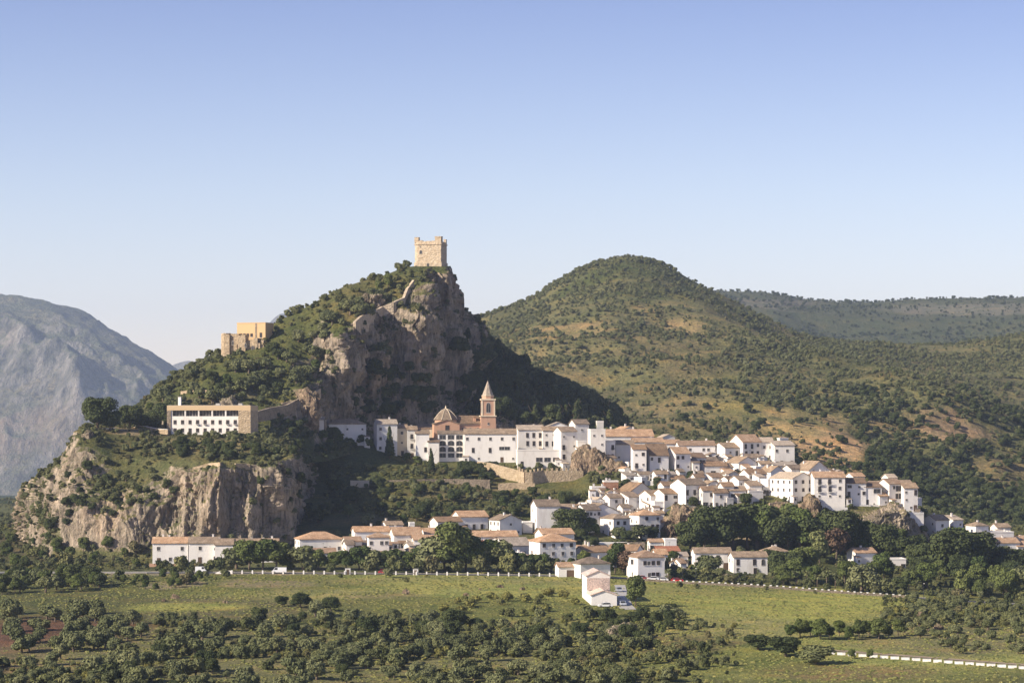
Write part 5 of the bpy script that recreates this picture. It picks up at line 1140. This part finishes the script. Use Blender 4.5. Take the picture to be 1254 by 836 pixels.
pm = MB(); pm.box(-.24, .24, -.2, .2, -1, 1.05, M_trim); pm.prism([(-.28, -.24, 1.05), (.28, -.24, 1.05), (.28, .24, 1.05), (-.28, .24, 1.05)], [(-.05, -.05, 1.22), (.05, -.05, 1.22), (.05, .05, 1.22), (-.05, .05, 1.22)], M_trim); PM = pm.mesh('road_post')
rl = MB(); rl.box(.22, 3.0, -.05, .05, .50, .60, M_dstone); RL = rl.mesh('rail')
u = 284.0; i = 0
while u < 690:
    q = px(u, RV(u), 845.3); o = link('road_post', PM, None, q); tag(o, 'white roadside post in the long row along the field', 'road post', 'white posts along the road'); link('rail', RL, o, scale=(1.1, 1, 1)); u += 12.55
wall_run('low white wall at the left end of the row of road posts', [(264,704.6,845.5),(272,703.8,845.5),(283,702.8,845.5)], [1.0,1.6,1.2], .4, M_trim)
wall_run('pale kerb wall along the road on the far left', [(40,702.6,846),(100,702.6,846),(180,702.6,846)], .6, .4, M_conc)
pw = [(u, RV(u), 845.3) for u in range(768, 1125, 14)]
wl = wall_run('grey stone road wall with white caps curving along the green field', pw, [.7]*18+[.9]*(len(pw)-18), .5, M_dstone, sink=2.5)
wm_ = MB(); wm_.box(-.32, .32, -.3, .3, 0, .35, M_trim); WMM = wm_.mesh('wall_cap')
for k in range(44):
    u = 770+k*7.9; q = px(u, RV(u), 845.3); link('wall_cap', WMM, wl, q+Vector((0, 0, .75))-wl.location)
gb = MB(); gb.box(-.98, .98, -.22, .22, -1, .62, M_trim); gb.box(-1.02, 1.02, -.26, .26, .62, .72, M_conc); GB = gb.mesh('parapet_block')
for k in range(21):
    t = k/20; u = 1004+t*262; v = 799.5+t*20; p = at(u, v); link_o = link('parapet_block', GB, None, p, R(-8)); tag(link_o, 'white block of the segmented guard wall, lower right', 'parapet block', 'white guard wall blocks at the lower right')
TP = []
for k in range(24):
    u = 985+k*14; p = at(u, 793.5+k*1.05); TP.append((p.x, p.y, p.z+.05))
strip('path', TP, 3.0, M_dirt, .08)

def car_mesh(body, length=4.2, van=False):
    w = 1.72; H1, H2 = (.95, 1.95) if van else (.86, 1.42)
    L = length; prof = [(-L/2, .3), (L/2, .3), (L/2, .62), (L/2-.12, .80), (L*.26, H1), (L*.13, H2-.05), (L*.05, H2), (-L*.30, H2), (-L*.42, H1+.08), (-L/2, H1-.05)] if not van else [(-L/2, .3), (L/2, .3), (L/2, .75), (L*.40, 1.05), (L*.30, H2-.1), (L*.26, H2), (-L/2+.05, H2), (-L/2, H2-.1)]
    m = MB(); m.prism([(x, -w/2, z) for x, z in prof], [(x, w/2, z) for x, z in prof], body); B = m.mesh('body')
    g = MB(); z0, z1 = H1+.02, H2-.08
    sp = [(L*.235, z0), (L*.115, z1), (-L*.29, z1), (-L*.40, z0)] if not van else [(L*.34, 1.15), (L*.275, z1), (L*.10, z1), (L*.10, 1.15)]
    for s in (-1, 1): g.prism([(x, s*(w/2+.001), z) for x, z in sp], [(x, s*(w/2+.015), z) for x, z in sp], M_glass)
    a, b = ((L*.262, H1+.03), (L*.14, H2-.06)) if not van else ((L*.395, 1.12), (L*.31, H2-.15))
    g.prism([(a[0], -.72, a[1]), (a[0], .72, a[1]), (b[0], .66, b[1]), (b[0], -.66, b[1])], [(a[0]+.03, -.72, a[1]+.02), (a[0]+.03, .72, a[1]+.02), (b[0]+.03, .66, b[1]+.02), (b[0]+.03, -.66, b[1]+.02)], M_glass)
    Gm = g.mesh('car_window')
    return B, Gm, L, w
wh = MB(); wh.tube([(0, -.1, 0), (0, .1, 0)], [.32, .32], M_iron, 14); wh.tube([(0, -.115, 0), (0, .115, 0)], [.17, .17], M_conc, 10); WH = wh.mesh('wheel')
lt = MB(); lt.box(-.03, .03, -.16, .16, -.07, .07, plain('lamp_glass', (.7,.7,.66), .2)); LT = lt.mesh('headlight')
CARS = {}
def car(label, u, v, rz, colour, van=False, L=4.2, Y=None, road=False):
    key = (colour, van, L)
    if key not in CARS:
        m, t, b = new_mat('car_paint_%d' % len(CARS), .3); b.inputs['Base Color'].default_value = (*colour, 1); b.inputs['Coat Weight'].default_value = .5; CARS[key] = car_mesh(m, L, van)
    B, G, L, w = CARS[key]; p = at(u, v) if Y is None else px(u, RV(u), Y)
    if road: p.z = px(u, RV(u), 845).z+.10; 
    e = empty('parked_van' if van else 'parked_car', p, R(rz), label, 'van' if van else 'car', 'vehicles parked by the road'); link('body', B, e); link('car_window', G, e)
    for x in (-L*.31, L*.31):
        for y in (-w/2+.08, w/2-.08): link('wheel', WH, e, (x, y, .32))
    for y in (-.58, .58): link('headlight', LT, e, (L/2, y, .68))
car('white box van on the road under the big trees on the left', 342, 702, 180, (.8,.8,.78), True, 4.9, 848, True)
car('small white van by the bushes near the pink garden wall', 246, 700, 0, (.8,.8,.78), True, 3.6, 851, True)
car('red car behind the row of white road posts', 471, 702, 0, (.45,.03,.04), Y=848.5, road=True)
car('white pickup parked left of the blue and white garage', 690, 705, 0, (.75,.76,.78), Y=850, road=True)
car('silver white car between the pickup and the field house', 708, 706, 70, (.62,.65,.7), Y=851, road=True)
car('white hatchback right of the round tree on the road', 799, 712, 180, (.82,.82,.8), Y=849, road=True)
car('low white car just right of the white hatchback', 811, 713, 180, (.7,.7,.68), L=3.6, Y=849.5, road=True)
car('dull red car half hidden behind the round tree', 787, 712, 0, (.32,.06,.07), Y=849, road=True)
car('bright red car at the right of the parked row', 829, 714, 0, (.55,.03,.03), Y=850, road=True)
car('white car parked in front of the lone field house', 741, 743, 186, (.82,.82,.8))
car('silver car in the shade right of the lone field house', 762, 741, -80, (.45,.48,.52))
car('grey car further up the drive beside the lone field house', 758, 724, -85, (.38,.40,.44))
dp = [at(757, 716), at(759, 724), at(762, 732), at(765, 741), at(770, 746)]
strip('driveway', [tuple(p) for p in dp], 4.5, M_conc, .07)
# small white huts and lamp posts by the road
def hut(label, u, h=2.0, w=1.7):
    q = px(u, RV(u), 846); e = empty('kiosk', q, 0, label, 'kiosk'); m = MB(); m.box(-w/2, w/2, -.6, .6, -1, h, M_trim); m.build('wall', e); m = MB(); m.box(-w/2-.1, w/2+.1, -.7, .7, h, h+.12, M_conc); m.build('roof', e); link('door', WM['D'], e, (0, -.603, 0), 0, (.7, 1, .75))
hut('small white utility cabinet behind the road posts below the first cluster of orange roofs', 426); hut('small white utility cabinet behind the road posts left of the tall dark tree', 509)
lm = MB(); lm.tube([(0, 0, -.5), (0, 0, 5.2)], [.09, .06], M_iron, 6); LP = lm.mesh('pole'); lm = MB(); lm.tube([(0, 0, 5.2), (0, -.5, 5.45), (0, -1.0, 5.4)], [.05, .05, .05], M_iron, 5); lm.box(-.16, .16, -1.35, -.85, 5.3, 5.45, M_trim); LH = lm.mesh('lamp_head')
for u, lab in ((836,'street lamp right of the bright red car'),(852,'street lamp below the left one of the two long white houses'),(1131,'street lamp at the right end of the grey road wall'),(693,'street lamp above the white pickup'),(905,'street lamp in the planted strip below the arched window house')):
    q = px(u, RV(u), 854); e = empty('street_lamp', q, 0, lab, 'street lamp', 'street lamps along the road'); link('pole', LP, e); link('lamp_head', LH, e)
# ------------------------------------------------------------ trees and bushes one can tell apart
SRC = {}
def T(kind, u, v, hpx, label, cat='tree', group=None, i=None, wide=.8, Y=None):
    p = at(u, v) if Y is None else px(u, v, Y); h = hpx*p.y/F; bh = {'olive': 4.0, 'broad': 10.0, 'light': 6.5, 'conifer': 12.0, 'pine': 10.5, 'bush': 2.4, 'broom': 2.2, 'brown': 8.0, 'oak': 8.0, 'palm': 6.6}[kind]
    e, c = plant(kind, random.randrange(8) if i is None else i, p, h/bh*wide/.8, label, cat, group, h/bh); PLACED.append((p.x, p.y, h*wide*.8)); return c
RB = 'trees in the belt along the road'; LB = 'green tree in the belt behind the road posts'
SRC['broad'] = T('broad', 556, 700, 60, 'tallest tree of the roadside belt, a dark broad crown left of the grey roof', i=0, group=RB)
for n, (u, v, h) in enumerate([(290,698,28),(305,699,38),(322,699,40),(338,699,36),(352,698,28),(372,699,36),(390,699,32),(408,699,28),(424,699,30),(440,699,36),(455,699,30),(470,699,30),(485,700,34),(500,700,30),(515,700,36),(532,700,44),(545,700,46),(570,701,46),(584,701,38),(598,701,42),(611,701,38),(624,701,34),(638,702,30),(650,702,28),(663,702,28),(675,702,22)]):
    T('broad' if n % 5 else 'olive', u, v-1.5, h*(.80 if (350 < u < 530 or u > 615) else .95), LB, group=RB, Y=None, wide=.95)
for u, v, h in [(196,700,14),(204,700,15),(222,700,19),(229,700,16),(243,700,12),(256,700,15),(270,700,18),(280,700,16),(378,701,14),(405,701,12),(456,701,17),(485,701,22),(528,701,20),(590,702,22),(622,702,24),(642,702,20),(510,701,16),(560,701,16),(660,702,16)]:
    T('bush', u, v, h, 'rounded green bush at the foot of the roadside trees', 'bush', 'bushes at the foot of the roadside trees', wide=.62)
SRC['conifer'] = T('conifer', 477, 561, 40, 'tall dark conifer against the white houses left of the church', i=0, wide=.62)
SRC['conifer1'] = T('conifer', 528, 577, 29, 'pointed dark conifer in front of the arcaded building', i=1, wide=.62)
T('oak', 119, 527, 35, 'larger of the two dark trees on the brink of the left cliff', i=0, wide=.78)
T('oak', 135, 527, 26, 'smaller of the two dark trees on the brink of the left cliff', i=1, wide=.85)
T('broad', 778, 742, 38, 'round green tree beside the drive of the lone field house', i=2, wide=.66)
T('broad', 753, 702, 38, 'bright green tree standing up between the roadside houses', i=1, wide=.62); T('brown', 766, 704, 30, 'dark purple brown tree next to the bright green tree', i=0, wide=.9); T('broad', 742, 703, 22, 'small dark tree left of the bright green tree', wide=.9)
T('pine', 816, 708, 26, 'slender yellowish palm like tree in front of the stone terrace wall', wide=.5)
for u, v, h, l in [(722,655,22,'light green tree below the twin walled house'),(700,655,28,'dark garden tree in front of the tall blank house')]: T('light' if 'light' in l else 'oak', u, v, h, l, wide=.95)
SRC['light'] = T('light', 730, 656, 16, 'small pale tree right of the light green garden tree', i=0)
for u, v, h, l in [(757,659,14,'olive shrub under the two square shutters'),(785,661,18,'wide grey green shrub under the orange ridged house'),(775,660,10,'small shrub between the two garden shrubs of the middle houses')]: T('olive', u, v, h, l, 'shrub', wide=1.0)
SRC['palm'] = T('palm', 818, 712, 18, 'small palm beside the round tree and parked cars', i=0)
for n, (u, h) in enumerate([(975,20),(988,22),(1001,18),(1012,24),(1023,19),(958,17),(946,15)]): T('palm', u, RV(u)-6, h, 'palm in the planted strip above the grey road wall', 'palm', 'palms above the road wall', i=0)
for u, v, h in [(408,541,18),(415,543,14),(442,545,14),(395,540,14),(430,546,10),(452,548,12),(498,566,12),(512,570,12),(545,574,8),(404,547,10)]: T('broad', u, v, h, 'small dark tree in the shaded gardens below the castle cliff', group='trees of the shaded gardens', wide=1)
DW = 'trees of the dark wood below the ridge houses'
for n, (u, v, h) in enumerate([(846,676,46),(862,672,52),(880,674,52),(898,672,54),(915,672,58),(927,671,64),(938,672,58),(950,674,50),(965,674,54),(980,674,58),(996,676,52),(1012,676,48),(1028,678,50),(1045,678,48),(1060,680,46),(1078,684,40),(1095,686,38),(1110,688,36),(872,660,30),(905,655,28),(960,655,30),(1010,655,26),(1040,660,28),(855,690,28),(838,668,30),(1072,668,24),(1100,672,28),(1122,680,30)]):
    T(('oak', 'broad', 'oak', 'pine', 'broad')[n % 5], u, v, h*.92, 'dark tree in the shady wood under the ridge houses', group=DW, wide=.8)
T('conifer', 936, 668, 58, 'dark conifer rising left of the three storey block above the wood', i=0, wide=.6)
T('broad', 968, 668, 52, 'big bright crowned tree just under the nine window block', i=3, wide=.9)
T('light', 1004, 690, 42, 'yellow green poplar like tree in front of the dark wood', i=1, wide=.7); T('brown', 1024, 686, 40, 'brownish thin tree next to the yellow green tree', i=0)
T('broad', 1175, 694, 48, 'big round tree in front of the far right houses', i=0, wide=.95); T('oak', 1165, 702, 46, 'dark broad tree left below the big round tree', i=0, wide=.9); T('oak', 1192, 702, 44, 'dark broad tree right below the big round tree', i=0, wide=.9)
T('olive', 868, 706, 26, 'grey green tree before the long white house with flat eaves', wide=1); T('olive', 880, 709, 14, 'small grey bush in front of the long white pair', wide=1)
grove('broad', 34, [(935,698),(1130,705),(1254,712),(1290,716),(1290,738),(1120,729),(1010,721),(935,714)], (20,36), 'green tree in the belt above the grey road wall', 'trees above the grey road wall', mixk=['light','oak','bush','olive'], gap=.55, seed=1)
grove('oak', 26, [(1120,690),(1254,698),(1290,702),(1290,718),(1125,708)], (20,31), 'dark tree among the gardens at the far right', 'trees of the far right gardens', mixk=['broad','olive'], gap=.5, seed=2)
grove('bush', 40, [(935,714),(1010,721),(1120,729),(1290,738),(1290,744),(1010,722.5),(820,712),(820,700)], (7,13), 'low clipped bush beside the road wall', 'bushes beside the road wall', 'bush', gap=.6, seed=3)
grove('broad', 16, [(690,684),(850,692),(850,706),(690,698)], (12,20), 'small garden tree between the roadside houses', 'garden trees between the roadside houses', gap=.7, seed=4)
grove('oak', 22, [(640,655),(860,660),(860,690),(700,680)], (9,15), 'small dark tree among the lower village gardens', 'trees of the lower village gardens', gap=.8, seed=5)
grove('oak', 24, [(740,575),(850,582),(940,580),(940,618),(840,622),(800,600),(745,600)], (7,13), 'small dark tree between the stacked village houses', 'trees between the stacked houses', gap=.8, seed=6)
grove('oak', 44, [(405,600),(600,606),(728,604),(700,645),(640,640),(560,640),(470,650),(410,640)], (9,16), 'dark bush like oak on the scrubby slope below the church', 'oaks on the slope below the church', gap=.75, seed=7, mixk=['olive','broad'])
grove('oak', 12, [(560,572),(606,575),(606,592),(560,590)], (9,14), 'dark shrub like oak just under the long white building', 'oaks just under the long white building', gap=.6, seed=8)
grove('pine', 62, [(575,440),(610,440),(650,462),(700,486),(742,508),(748,524),(700,526),(600,520),(565,515)], (16,26), 'dark pine on the shaded castle slope', 'pines on the shaded slope', gap=.55, seed=9, mixk=['oak'])
grove('olive', 60, [(160,514),(205,480),(250,455),(300,450),(345,430),(390,400),(430,375),(480,350),(470,380),(430,398),(398,420),(395,460),(350,480),(300,492),(240,500),(165,520)], (10,18), 'grey green tree on the sunny flank of the castle hill', 'trees on the flank of the castle hill', gap=.8, seed=10, mixk=['oak','broad'])
grove('oak', 16, [(150,525),(205,515),(205,528),(160,526)], (12,26), 'dark tree left of the hotel on the terrace', 'trees left of the hotel', gap=.6, seed=11)
grove('oak', 24, [(215,546),(340,548),(340,566),(215,562)], (7,14), 'dark shrub like oak on the ledge in front of the hotel', 'oaks on the ledge before the hotel', gap=.7, seed=12)
grove('oak', 30, [(40,620),(110,560),(230,580),(330,590),(330,600),(200,610),(120,640),(60,650)], (7,13), 'bush clinging to the face of the left cliff', 'bushes on the left cliff face', 'bush', gap=.8, seed=13, mixk=['olive'])
grove('oak', 24, [(345,520),(420,545),(440,600),(400,640),(355,640)], (9,16), 'dark tree in the shaded gully right of the left cliff', 'trees of the shaded gully', gap=.8, seed=14)
grove('broad', 30, [(0,708),(130,708),(140,716),(100,724),(0,728)], (13,21), 'green tree in the clump left of the green field', 'trees left of the green field', gap=.6, seed=15, mixk=['olive','oak'])
grove('broad', 26, [(0,650),(50,655),(180,680),(180,697),(0,697)], (9,18), 'dark bushy tree at the foot of the left cliff', 'trees at the foot of the left cliff', gap=.8, seed=16, mixk=['oak','bush'])
grove('broad', 20, [(140,706),(250,706),(240,722),(160,724)], (9,15), 'low tree scattered below the pink garden wall', 'trees below the pink garden wall', gap=.8, seed=17, mixk=['bush','olive'])
OL = 'trees of the near groves'
k1 = grove('olive', 48, [(0,752),(110,748),(170,765),(180,795),(120,806),(0,812)], (15,23), 'grey green olive tree on the left brown soil', 'olive trees on brown soil', wide=1.25, gap=.55, seed=18)
k2 = grove('olive', 200, [(190,782),(260,762),(400,752),(470,768),(560,775),(690,786),(770,800),(770,850),(40,852),(120,826)], (9,24), 'grey green olive tree in the dense near grove', 'olive trees of the dense near grove', wide=1.25, gap=.48, seed=19, mixk=['oak','olive','olive','bush'])
for u, v, h, l in [(518,775,17,'round dark olive, left one of the three standing apart in the grass'),(555,771,22,'biggest round olive of the three standing apart in the grass'),(583,771,16,'right olive of the three standing apart in the grass'),(345,742,14,'dark shrub alone on the grassy rise'),(368,744,16,'wider dark shrub beside the lone shrub on the rise'),(405,748,15,'right hand dark shrub on the grassy rise')]:
    T('oak', u, v, h, l, 'tree' if 'olive' in l else 'shrub', wide=1.0)
SRC['oak'] = T('oak', 962, 803, 26, 'largest dark bush at the left end of the tree row in the field', 'bush', i=1, wide=1.25)
T('oak', 928, 795, 20, 'dark rounded bush left of the largest bush in the field', 'bush', wide=1.35); SRC['olive'] = T('olive', 1000, 812, 22, 'grey green bush by the start of the white guard wall', 'bush', i=0, wide=1.5)
for n, u in enumerate(range(968, 1105, 12)): T('broad', u, 783-(n % 3)*2-abs(u-1040)*.02, (17, 23, 19, 26, 15, 20)[n % 6], 'leafy tree in the row across the green field', group='tree row across the field', wide=.85)
for u in (1043, 1065): T('broad', u, 806, 12, 'small sapling between the tree row and the white guard wall', group='saplings by the guard wall', wide=.8)
grove('oak', 34, [(690,764),(760,752),(840,752),(860,764),(800,790),(720,800)], (10,17), 'dark shrub in the rocky thicket on the near slope', 'shrubs of the rocky thicket', 'shrub', gap=.65, seed=20, mixk=['bush','olive'])
grove('bush', 46, [(700,800),(820,790),(880,800),(830,836),(700,836)], (7,14), 'green bush at the ragged right edge of the near grove', 'bushes right of the near grove', 'bush', gap=.9, seed=21, mixk=['olive','broom'])
SRC['broom'] = T('broom', 575, 742, 10, 'yellow broom bush above the three round olives', 'bush', i=0, wide=.9)
grove('broom', 26, [(540,738),(720,722),(718,745),(620,756),(540,752)], (6,11), 'yellow green broom bush in the field left of the lone house', 'broom bushes in the field', 'bush', gap=.8, seed=22, mixk=['bush'])
T('light', 810, 776, 16, 'yellow leaved shrub below the rocky thicket', 'shrub', wide=1.1)
grove('olive', 80, [(1085,752),(1170,745),(1290,752),(1290,806),(1180,800),(1100,775)], (7,13), 'small olive bush in the lower right plot', 'small olives of the lower right plot', wide=1.25, gap=.75, seed=23)
SRC['bush'] = T('bush', 866, 808, 10, 'small green bush alone in the bright field', 'bush', i=0); T('bush', 1175, 800, 12, 'green bush above the middle of the white guard wall', 'bush', i=1)
for k in KIND: pass

grove('pine', 60, [(562,405),(580,412),(640,462),(600,500),(562,500)], (14,24), 'dark pine right beside the castle cliff in its shade', 'pines beside the castle cliff', gap=.45, seed=30, mixk=['oak'])
grove('oak', 26, [(425,470),(500,455),(530,470),(530,512),(430,510)], (10,20), 'dark bush like oak at the shaded foot of the castle cliff', 'oaks at the foot of the castle cliff', gap=.5, seed=31)
# ------------------------------------------------------------ cover nobody could count
def nz(P, s, seed): return fbm(P, s, 3, seed=seed)
def acc_hill(P, U, V, n, cc):
    bare = np.clip((cc[..., 0]-.15)/.18, 0, 1); near = np.clip((2350-P[..., 1])/300, 0, 1)
    up = np.clip((430-V)/40, 0, 1)*(U < 900)
    return (1-.8*bare)*(.25+1.5*np.clip(nz(P, 60, 71)*1.6+.35, 0, 1))*(P[..., 1] < 2420)*(P[..., 1] > 1240)*(1-.35*up)
scrub('hillside_scrub', ['green_hill'], 50000, (.26, .92), acc_hill, [SRC['bush'], SRC['olive'], SRC['olive'], SRC['bush']], 'scattered olive trees and dark oaks covering the big hill behind the village', 3)
def acc_low(P, U, V, n, cc): return acc_hill(P, U, V, n, cc)*np.clip((V-470)/90, 0, 1)*np.clip((U-850)/200, .1, 1)
scrub('hillside_woods', ['green_hill'], 4200, (.3, .85), acc_low, [SRC['oak']], 'denser dark oaks on the lower right of the big hill', 13)
def acc_far(P, U, V, n, cc): return (P[..., 1] < 4620)*(P[..., 1] > 3600)*(.3+np.clip(nz(P, 200, 72)+.3, 0, 1))
scrub('far_ridge_scrub', ['far_ridge'], 15000, (.3, .8), acc_far, [SRC['oak'], SRC['olive']], 'distant wooded cover on the long ridge at the right', 4)
def acc_castle(P, U, V, n, cc):
    st = np.clip((n[..., 2]-.28)/.35, .13, 1); bare = np.clip((cc[..., 0]-.17)/.1, 0, .8); return (st*(1-bare)*(.3+np.clip(nz(P, 25, 73)+.3, 0, 1))+3.0*((U > 558)*(V < 520)*(U < 760))+.5*((U > 428)*(U < 486)*(V > 398)*(V < 515))+.35*((U > 428)*(U < 545)*(V > 470)*(V < 515)))*(P[..., 1] < 1262)*~((U > 503) & (U < 551) & (V < 335))
scrub('castle_hill_scrub', ['castle_hill'], 8200, (.25, .85), acc_castle, [SRC['bush'], SRC['olive'], SRC['bush']], 'dense low scrub covering the castle hill', 5)
def acc_cliff(P, U, V, n, cc):
    st = 1.2*(U < 78)*(V > 570)+np.clip((n[..., 2]-.2)/.3, .13, 1); return st*(.25+np.clip(nz(P, 18, 74)+.3, 0, 1))*~((U > 203) & (U < 318) & (P[..., 1] > 996) & (P[..., 1] < 1020))
scrub('cliff_scrub', ['cliff_terrain'], 4400, (.2, .75), acc_cliff, [SRC['bush'], SRC['olive'], SRC['bush']], 'low scrub on the ledges and top of the left cliff', 6)
def acc_slope(P, U, V, n, cc):
    road = (P[..., 1] > 838) & (P[..., 1] < 858); y = P[..., 1]
    a = (y > 985)*(y < 1100)*(U < 760)*(U > 395)*(V > 572)*2.2*~((U > 600)*(U < 720)*(y > 1036)*(y < 1066))
    b = (y > 860)*(y < 1300)*((U < 180) | (U > 900))*.55+(y > 860)*(y < 960)*.15
    c = (y > 545)*(y < 760)*(U < 800)*(V > 758)*1.7*(nz(P, 30, 75) > -.15)*~((U < 190)*(V < 812))+(y > 690)*(y < 840)*(U > 1080)*1.0+(y > 520)*(y < 720)*(U > 690)*(U < 900)*(V > 765)*.35
    d = (y > 745)*(y < 838)*(V < 722)*.06*(nz(P, 25, 76) > .05)+(y > 1290)*(U < 200)*.15*(y < 2500)
    e = (y > 830)*(y < 841)*.10
    return (a+b+c+d+e)*~road*(.35+np.clip(nz(P, 14, 77)+.25, 0, 1))
scrub('slope_scrub', ['ground'], 22000, (.22, .80), acc_slope, [SRC['bush'], SRC['olive'], SRC['bush'], SRC['broom']], 'low mixed scrub over the slopes round the village', 7)
def acc_grass(P, U, V, n, cc):
    y = P[..., 1]; return (y > 540)*(y < 842)*(cc[..., 1] > .12)*(.25+np.clip(nz(P, 10, 78)+.3, 0, 1))
gm = crown('grass_tuft', [(0, 0, .12, .7, .7, .22)], 90, .14, 5, leaf_mat('grass_blades', [(.18,.20,.06), (.25,.25,.075), (.29,.27,.10), (.21,.23,.065)]), .6, .5)
gt = link('grass_tuft', gm, None, at(905, 760)); tag(gt, 'one tall grass tuft standing in the bright green field', 'grass tuft')
scrub('grass', ['ground'], 26000, (.3, .8), acc_grass, [gt], 'uneven tufted grass of the fields', 8)

# ------------------------------------------------------------ telling look-alikes apart: count them from the left
def ordinal(n):
    o = ['', 'first', 'second', 'third', 'fourth', 'fifth', 'sixth', 'seventh', 'eighth', 'ninth', 'tenth', 'eleventh', 'twelfth', 'thirteenth', 'fourteenth', 'fifteenth', 'sixteenth', 'seventeenth', 'eighteenth', 'nineteenth']
    if n < 20: return o[n]
    t = ['', '', 'twenty', 'thirty', 'forty'][n//10]; return t+'-'+o[n % 10] if n % 10 else t[:-1]+'ieth'
by = {}
for o in col.objects:
    if o.parent is None and 'label' in o and o.get('kind') == 'thing': by.setdefault(o['label'], []).append(o)
for lab, os_ in by.items():
    if len(os_) > 46 and len(lab.split()) <= 10:             # first into rows by distance, then along each row
        os_.sort(key=lambda o: -o.location.y); nb = math.ceil(len(os_)/44); nm = {2: ['back half', 'front half'], 3: ['back third', 'middle third', 'front third'], 4: ['back row', 'second row', 'third row', 'front row']}.get(nb)
        if nm:
            for q in range(nb):
                seg = sorted(os_[len(os_)*q//nb:len(os_)*(q+1)//nb], key=lambda o: o.location.x/o.location.y)
                for i, o in enumerate(seg): o['label'] = lab+', '+nm[q]+', '+ordinal(i+1)+' from left'
    elif 1 < len(os_) <= 46 and len(lab.split()) <= 12:
        os_.sort(key=lambda o: o.location.x/o.location.y)
        for i, o in enumerate(os_): o['label'] = lab+', '+('leftmost of them' if i == 0 else 'rightmost of them' if i == len(os_)-1 else ordinal(i+1)+' from the left')
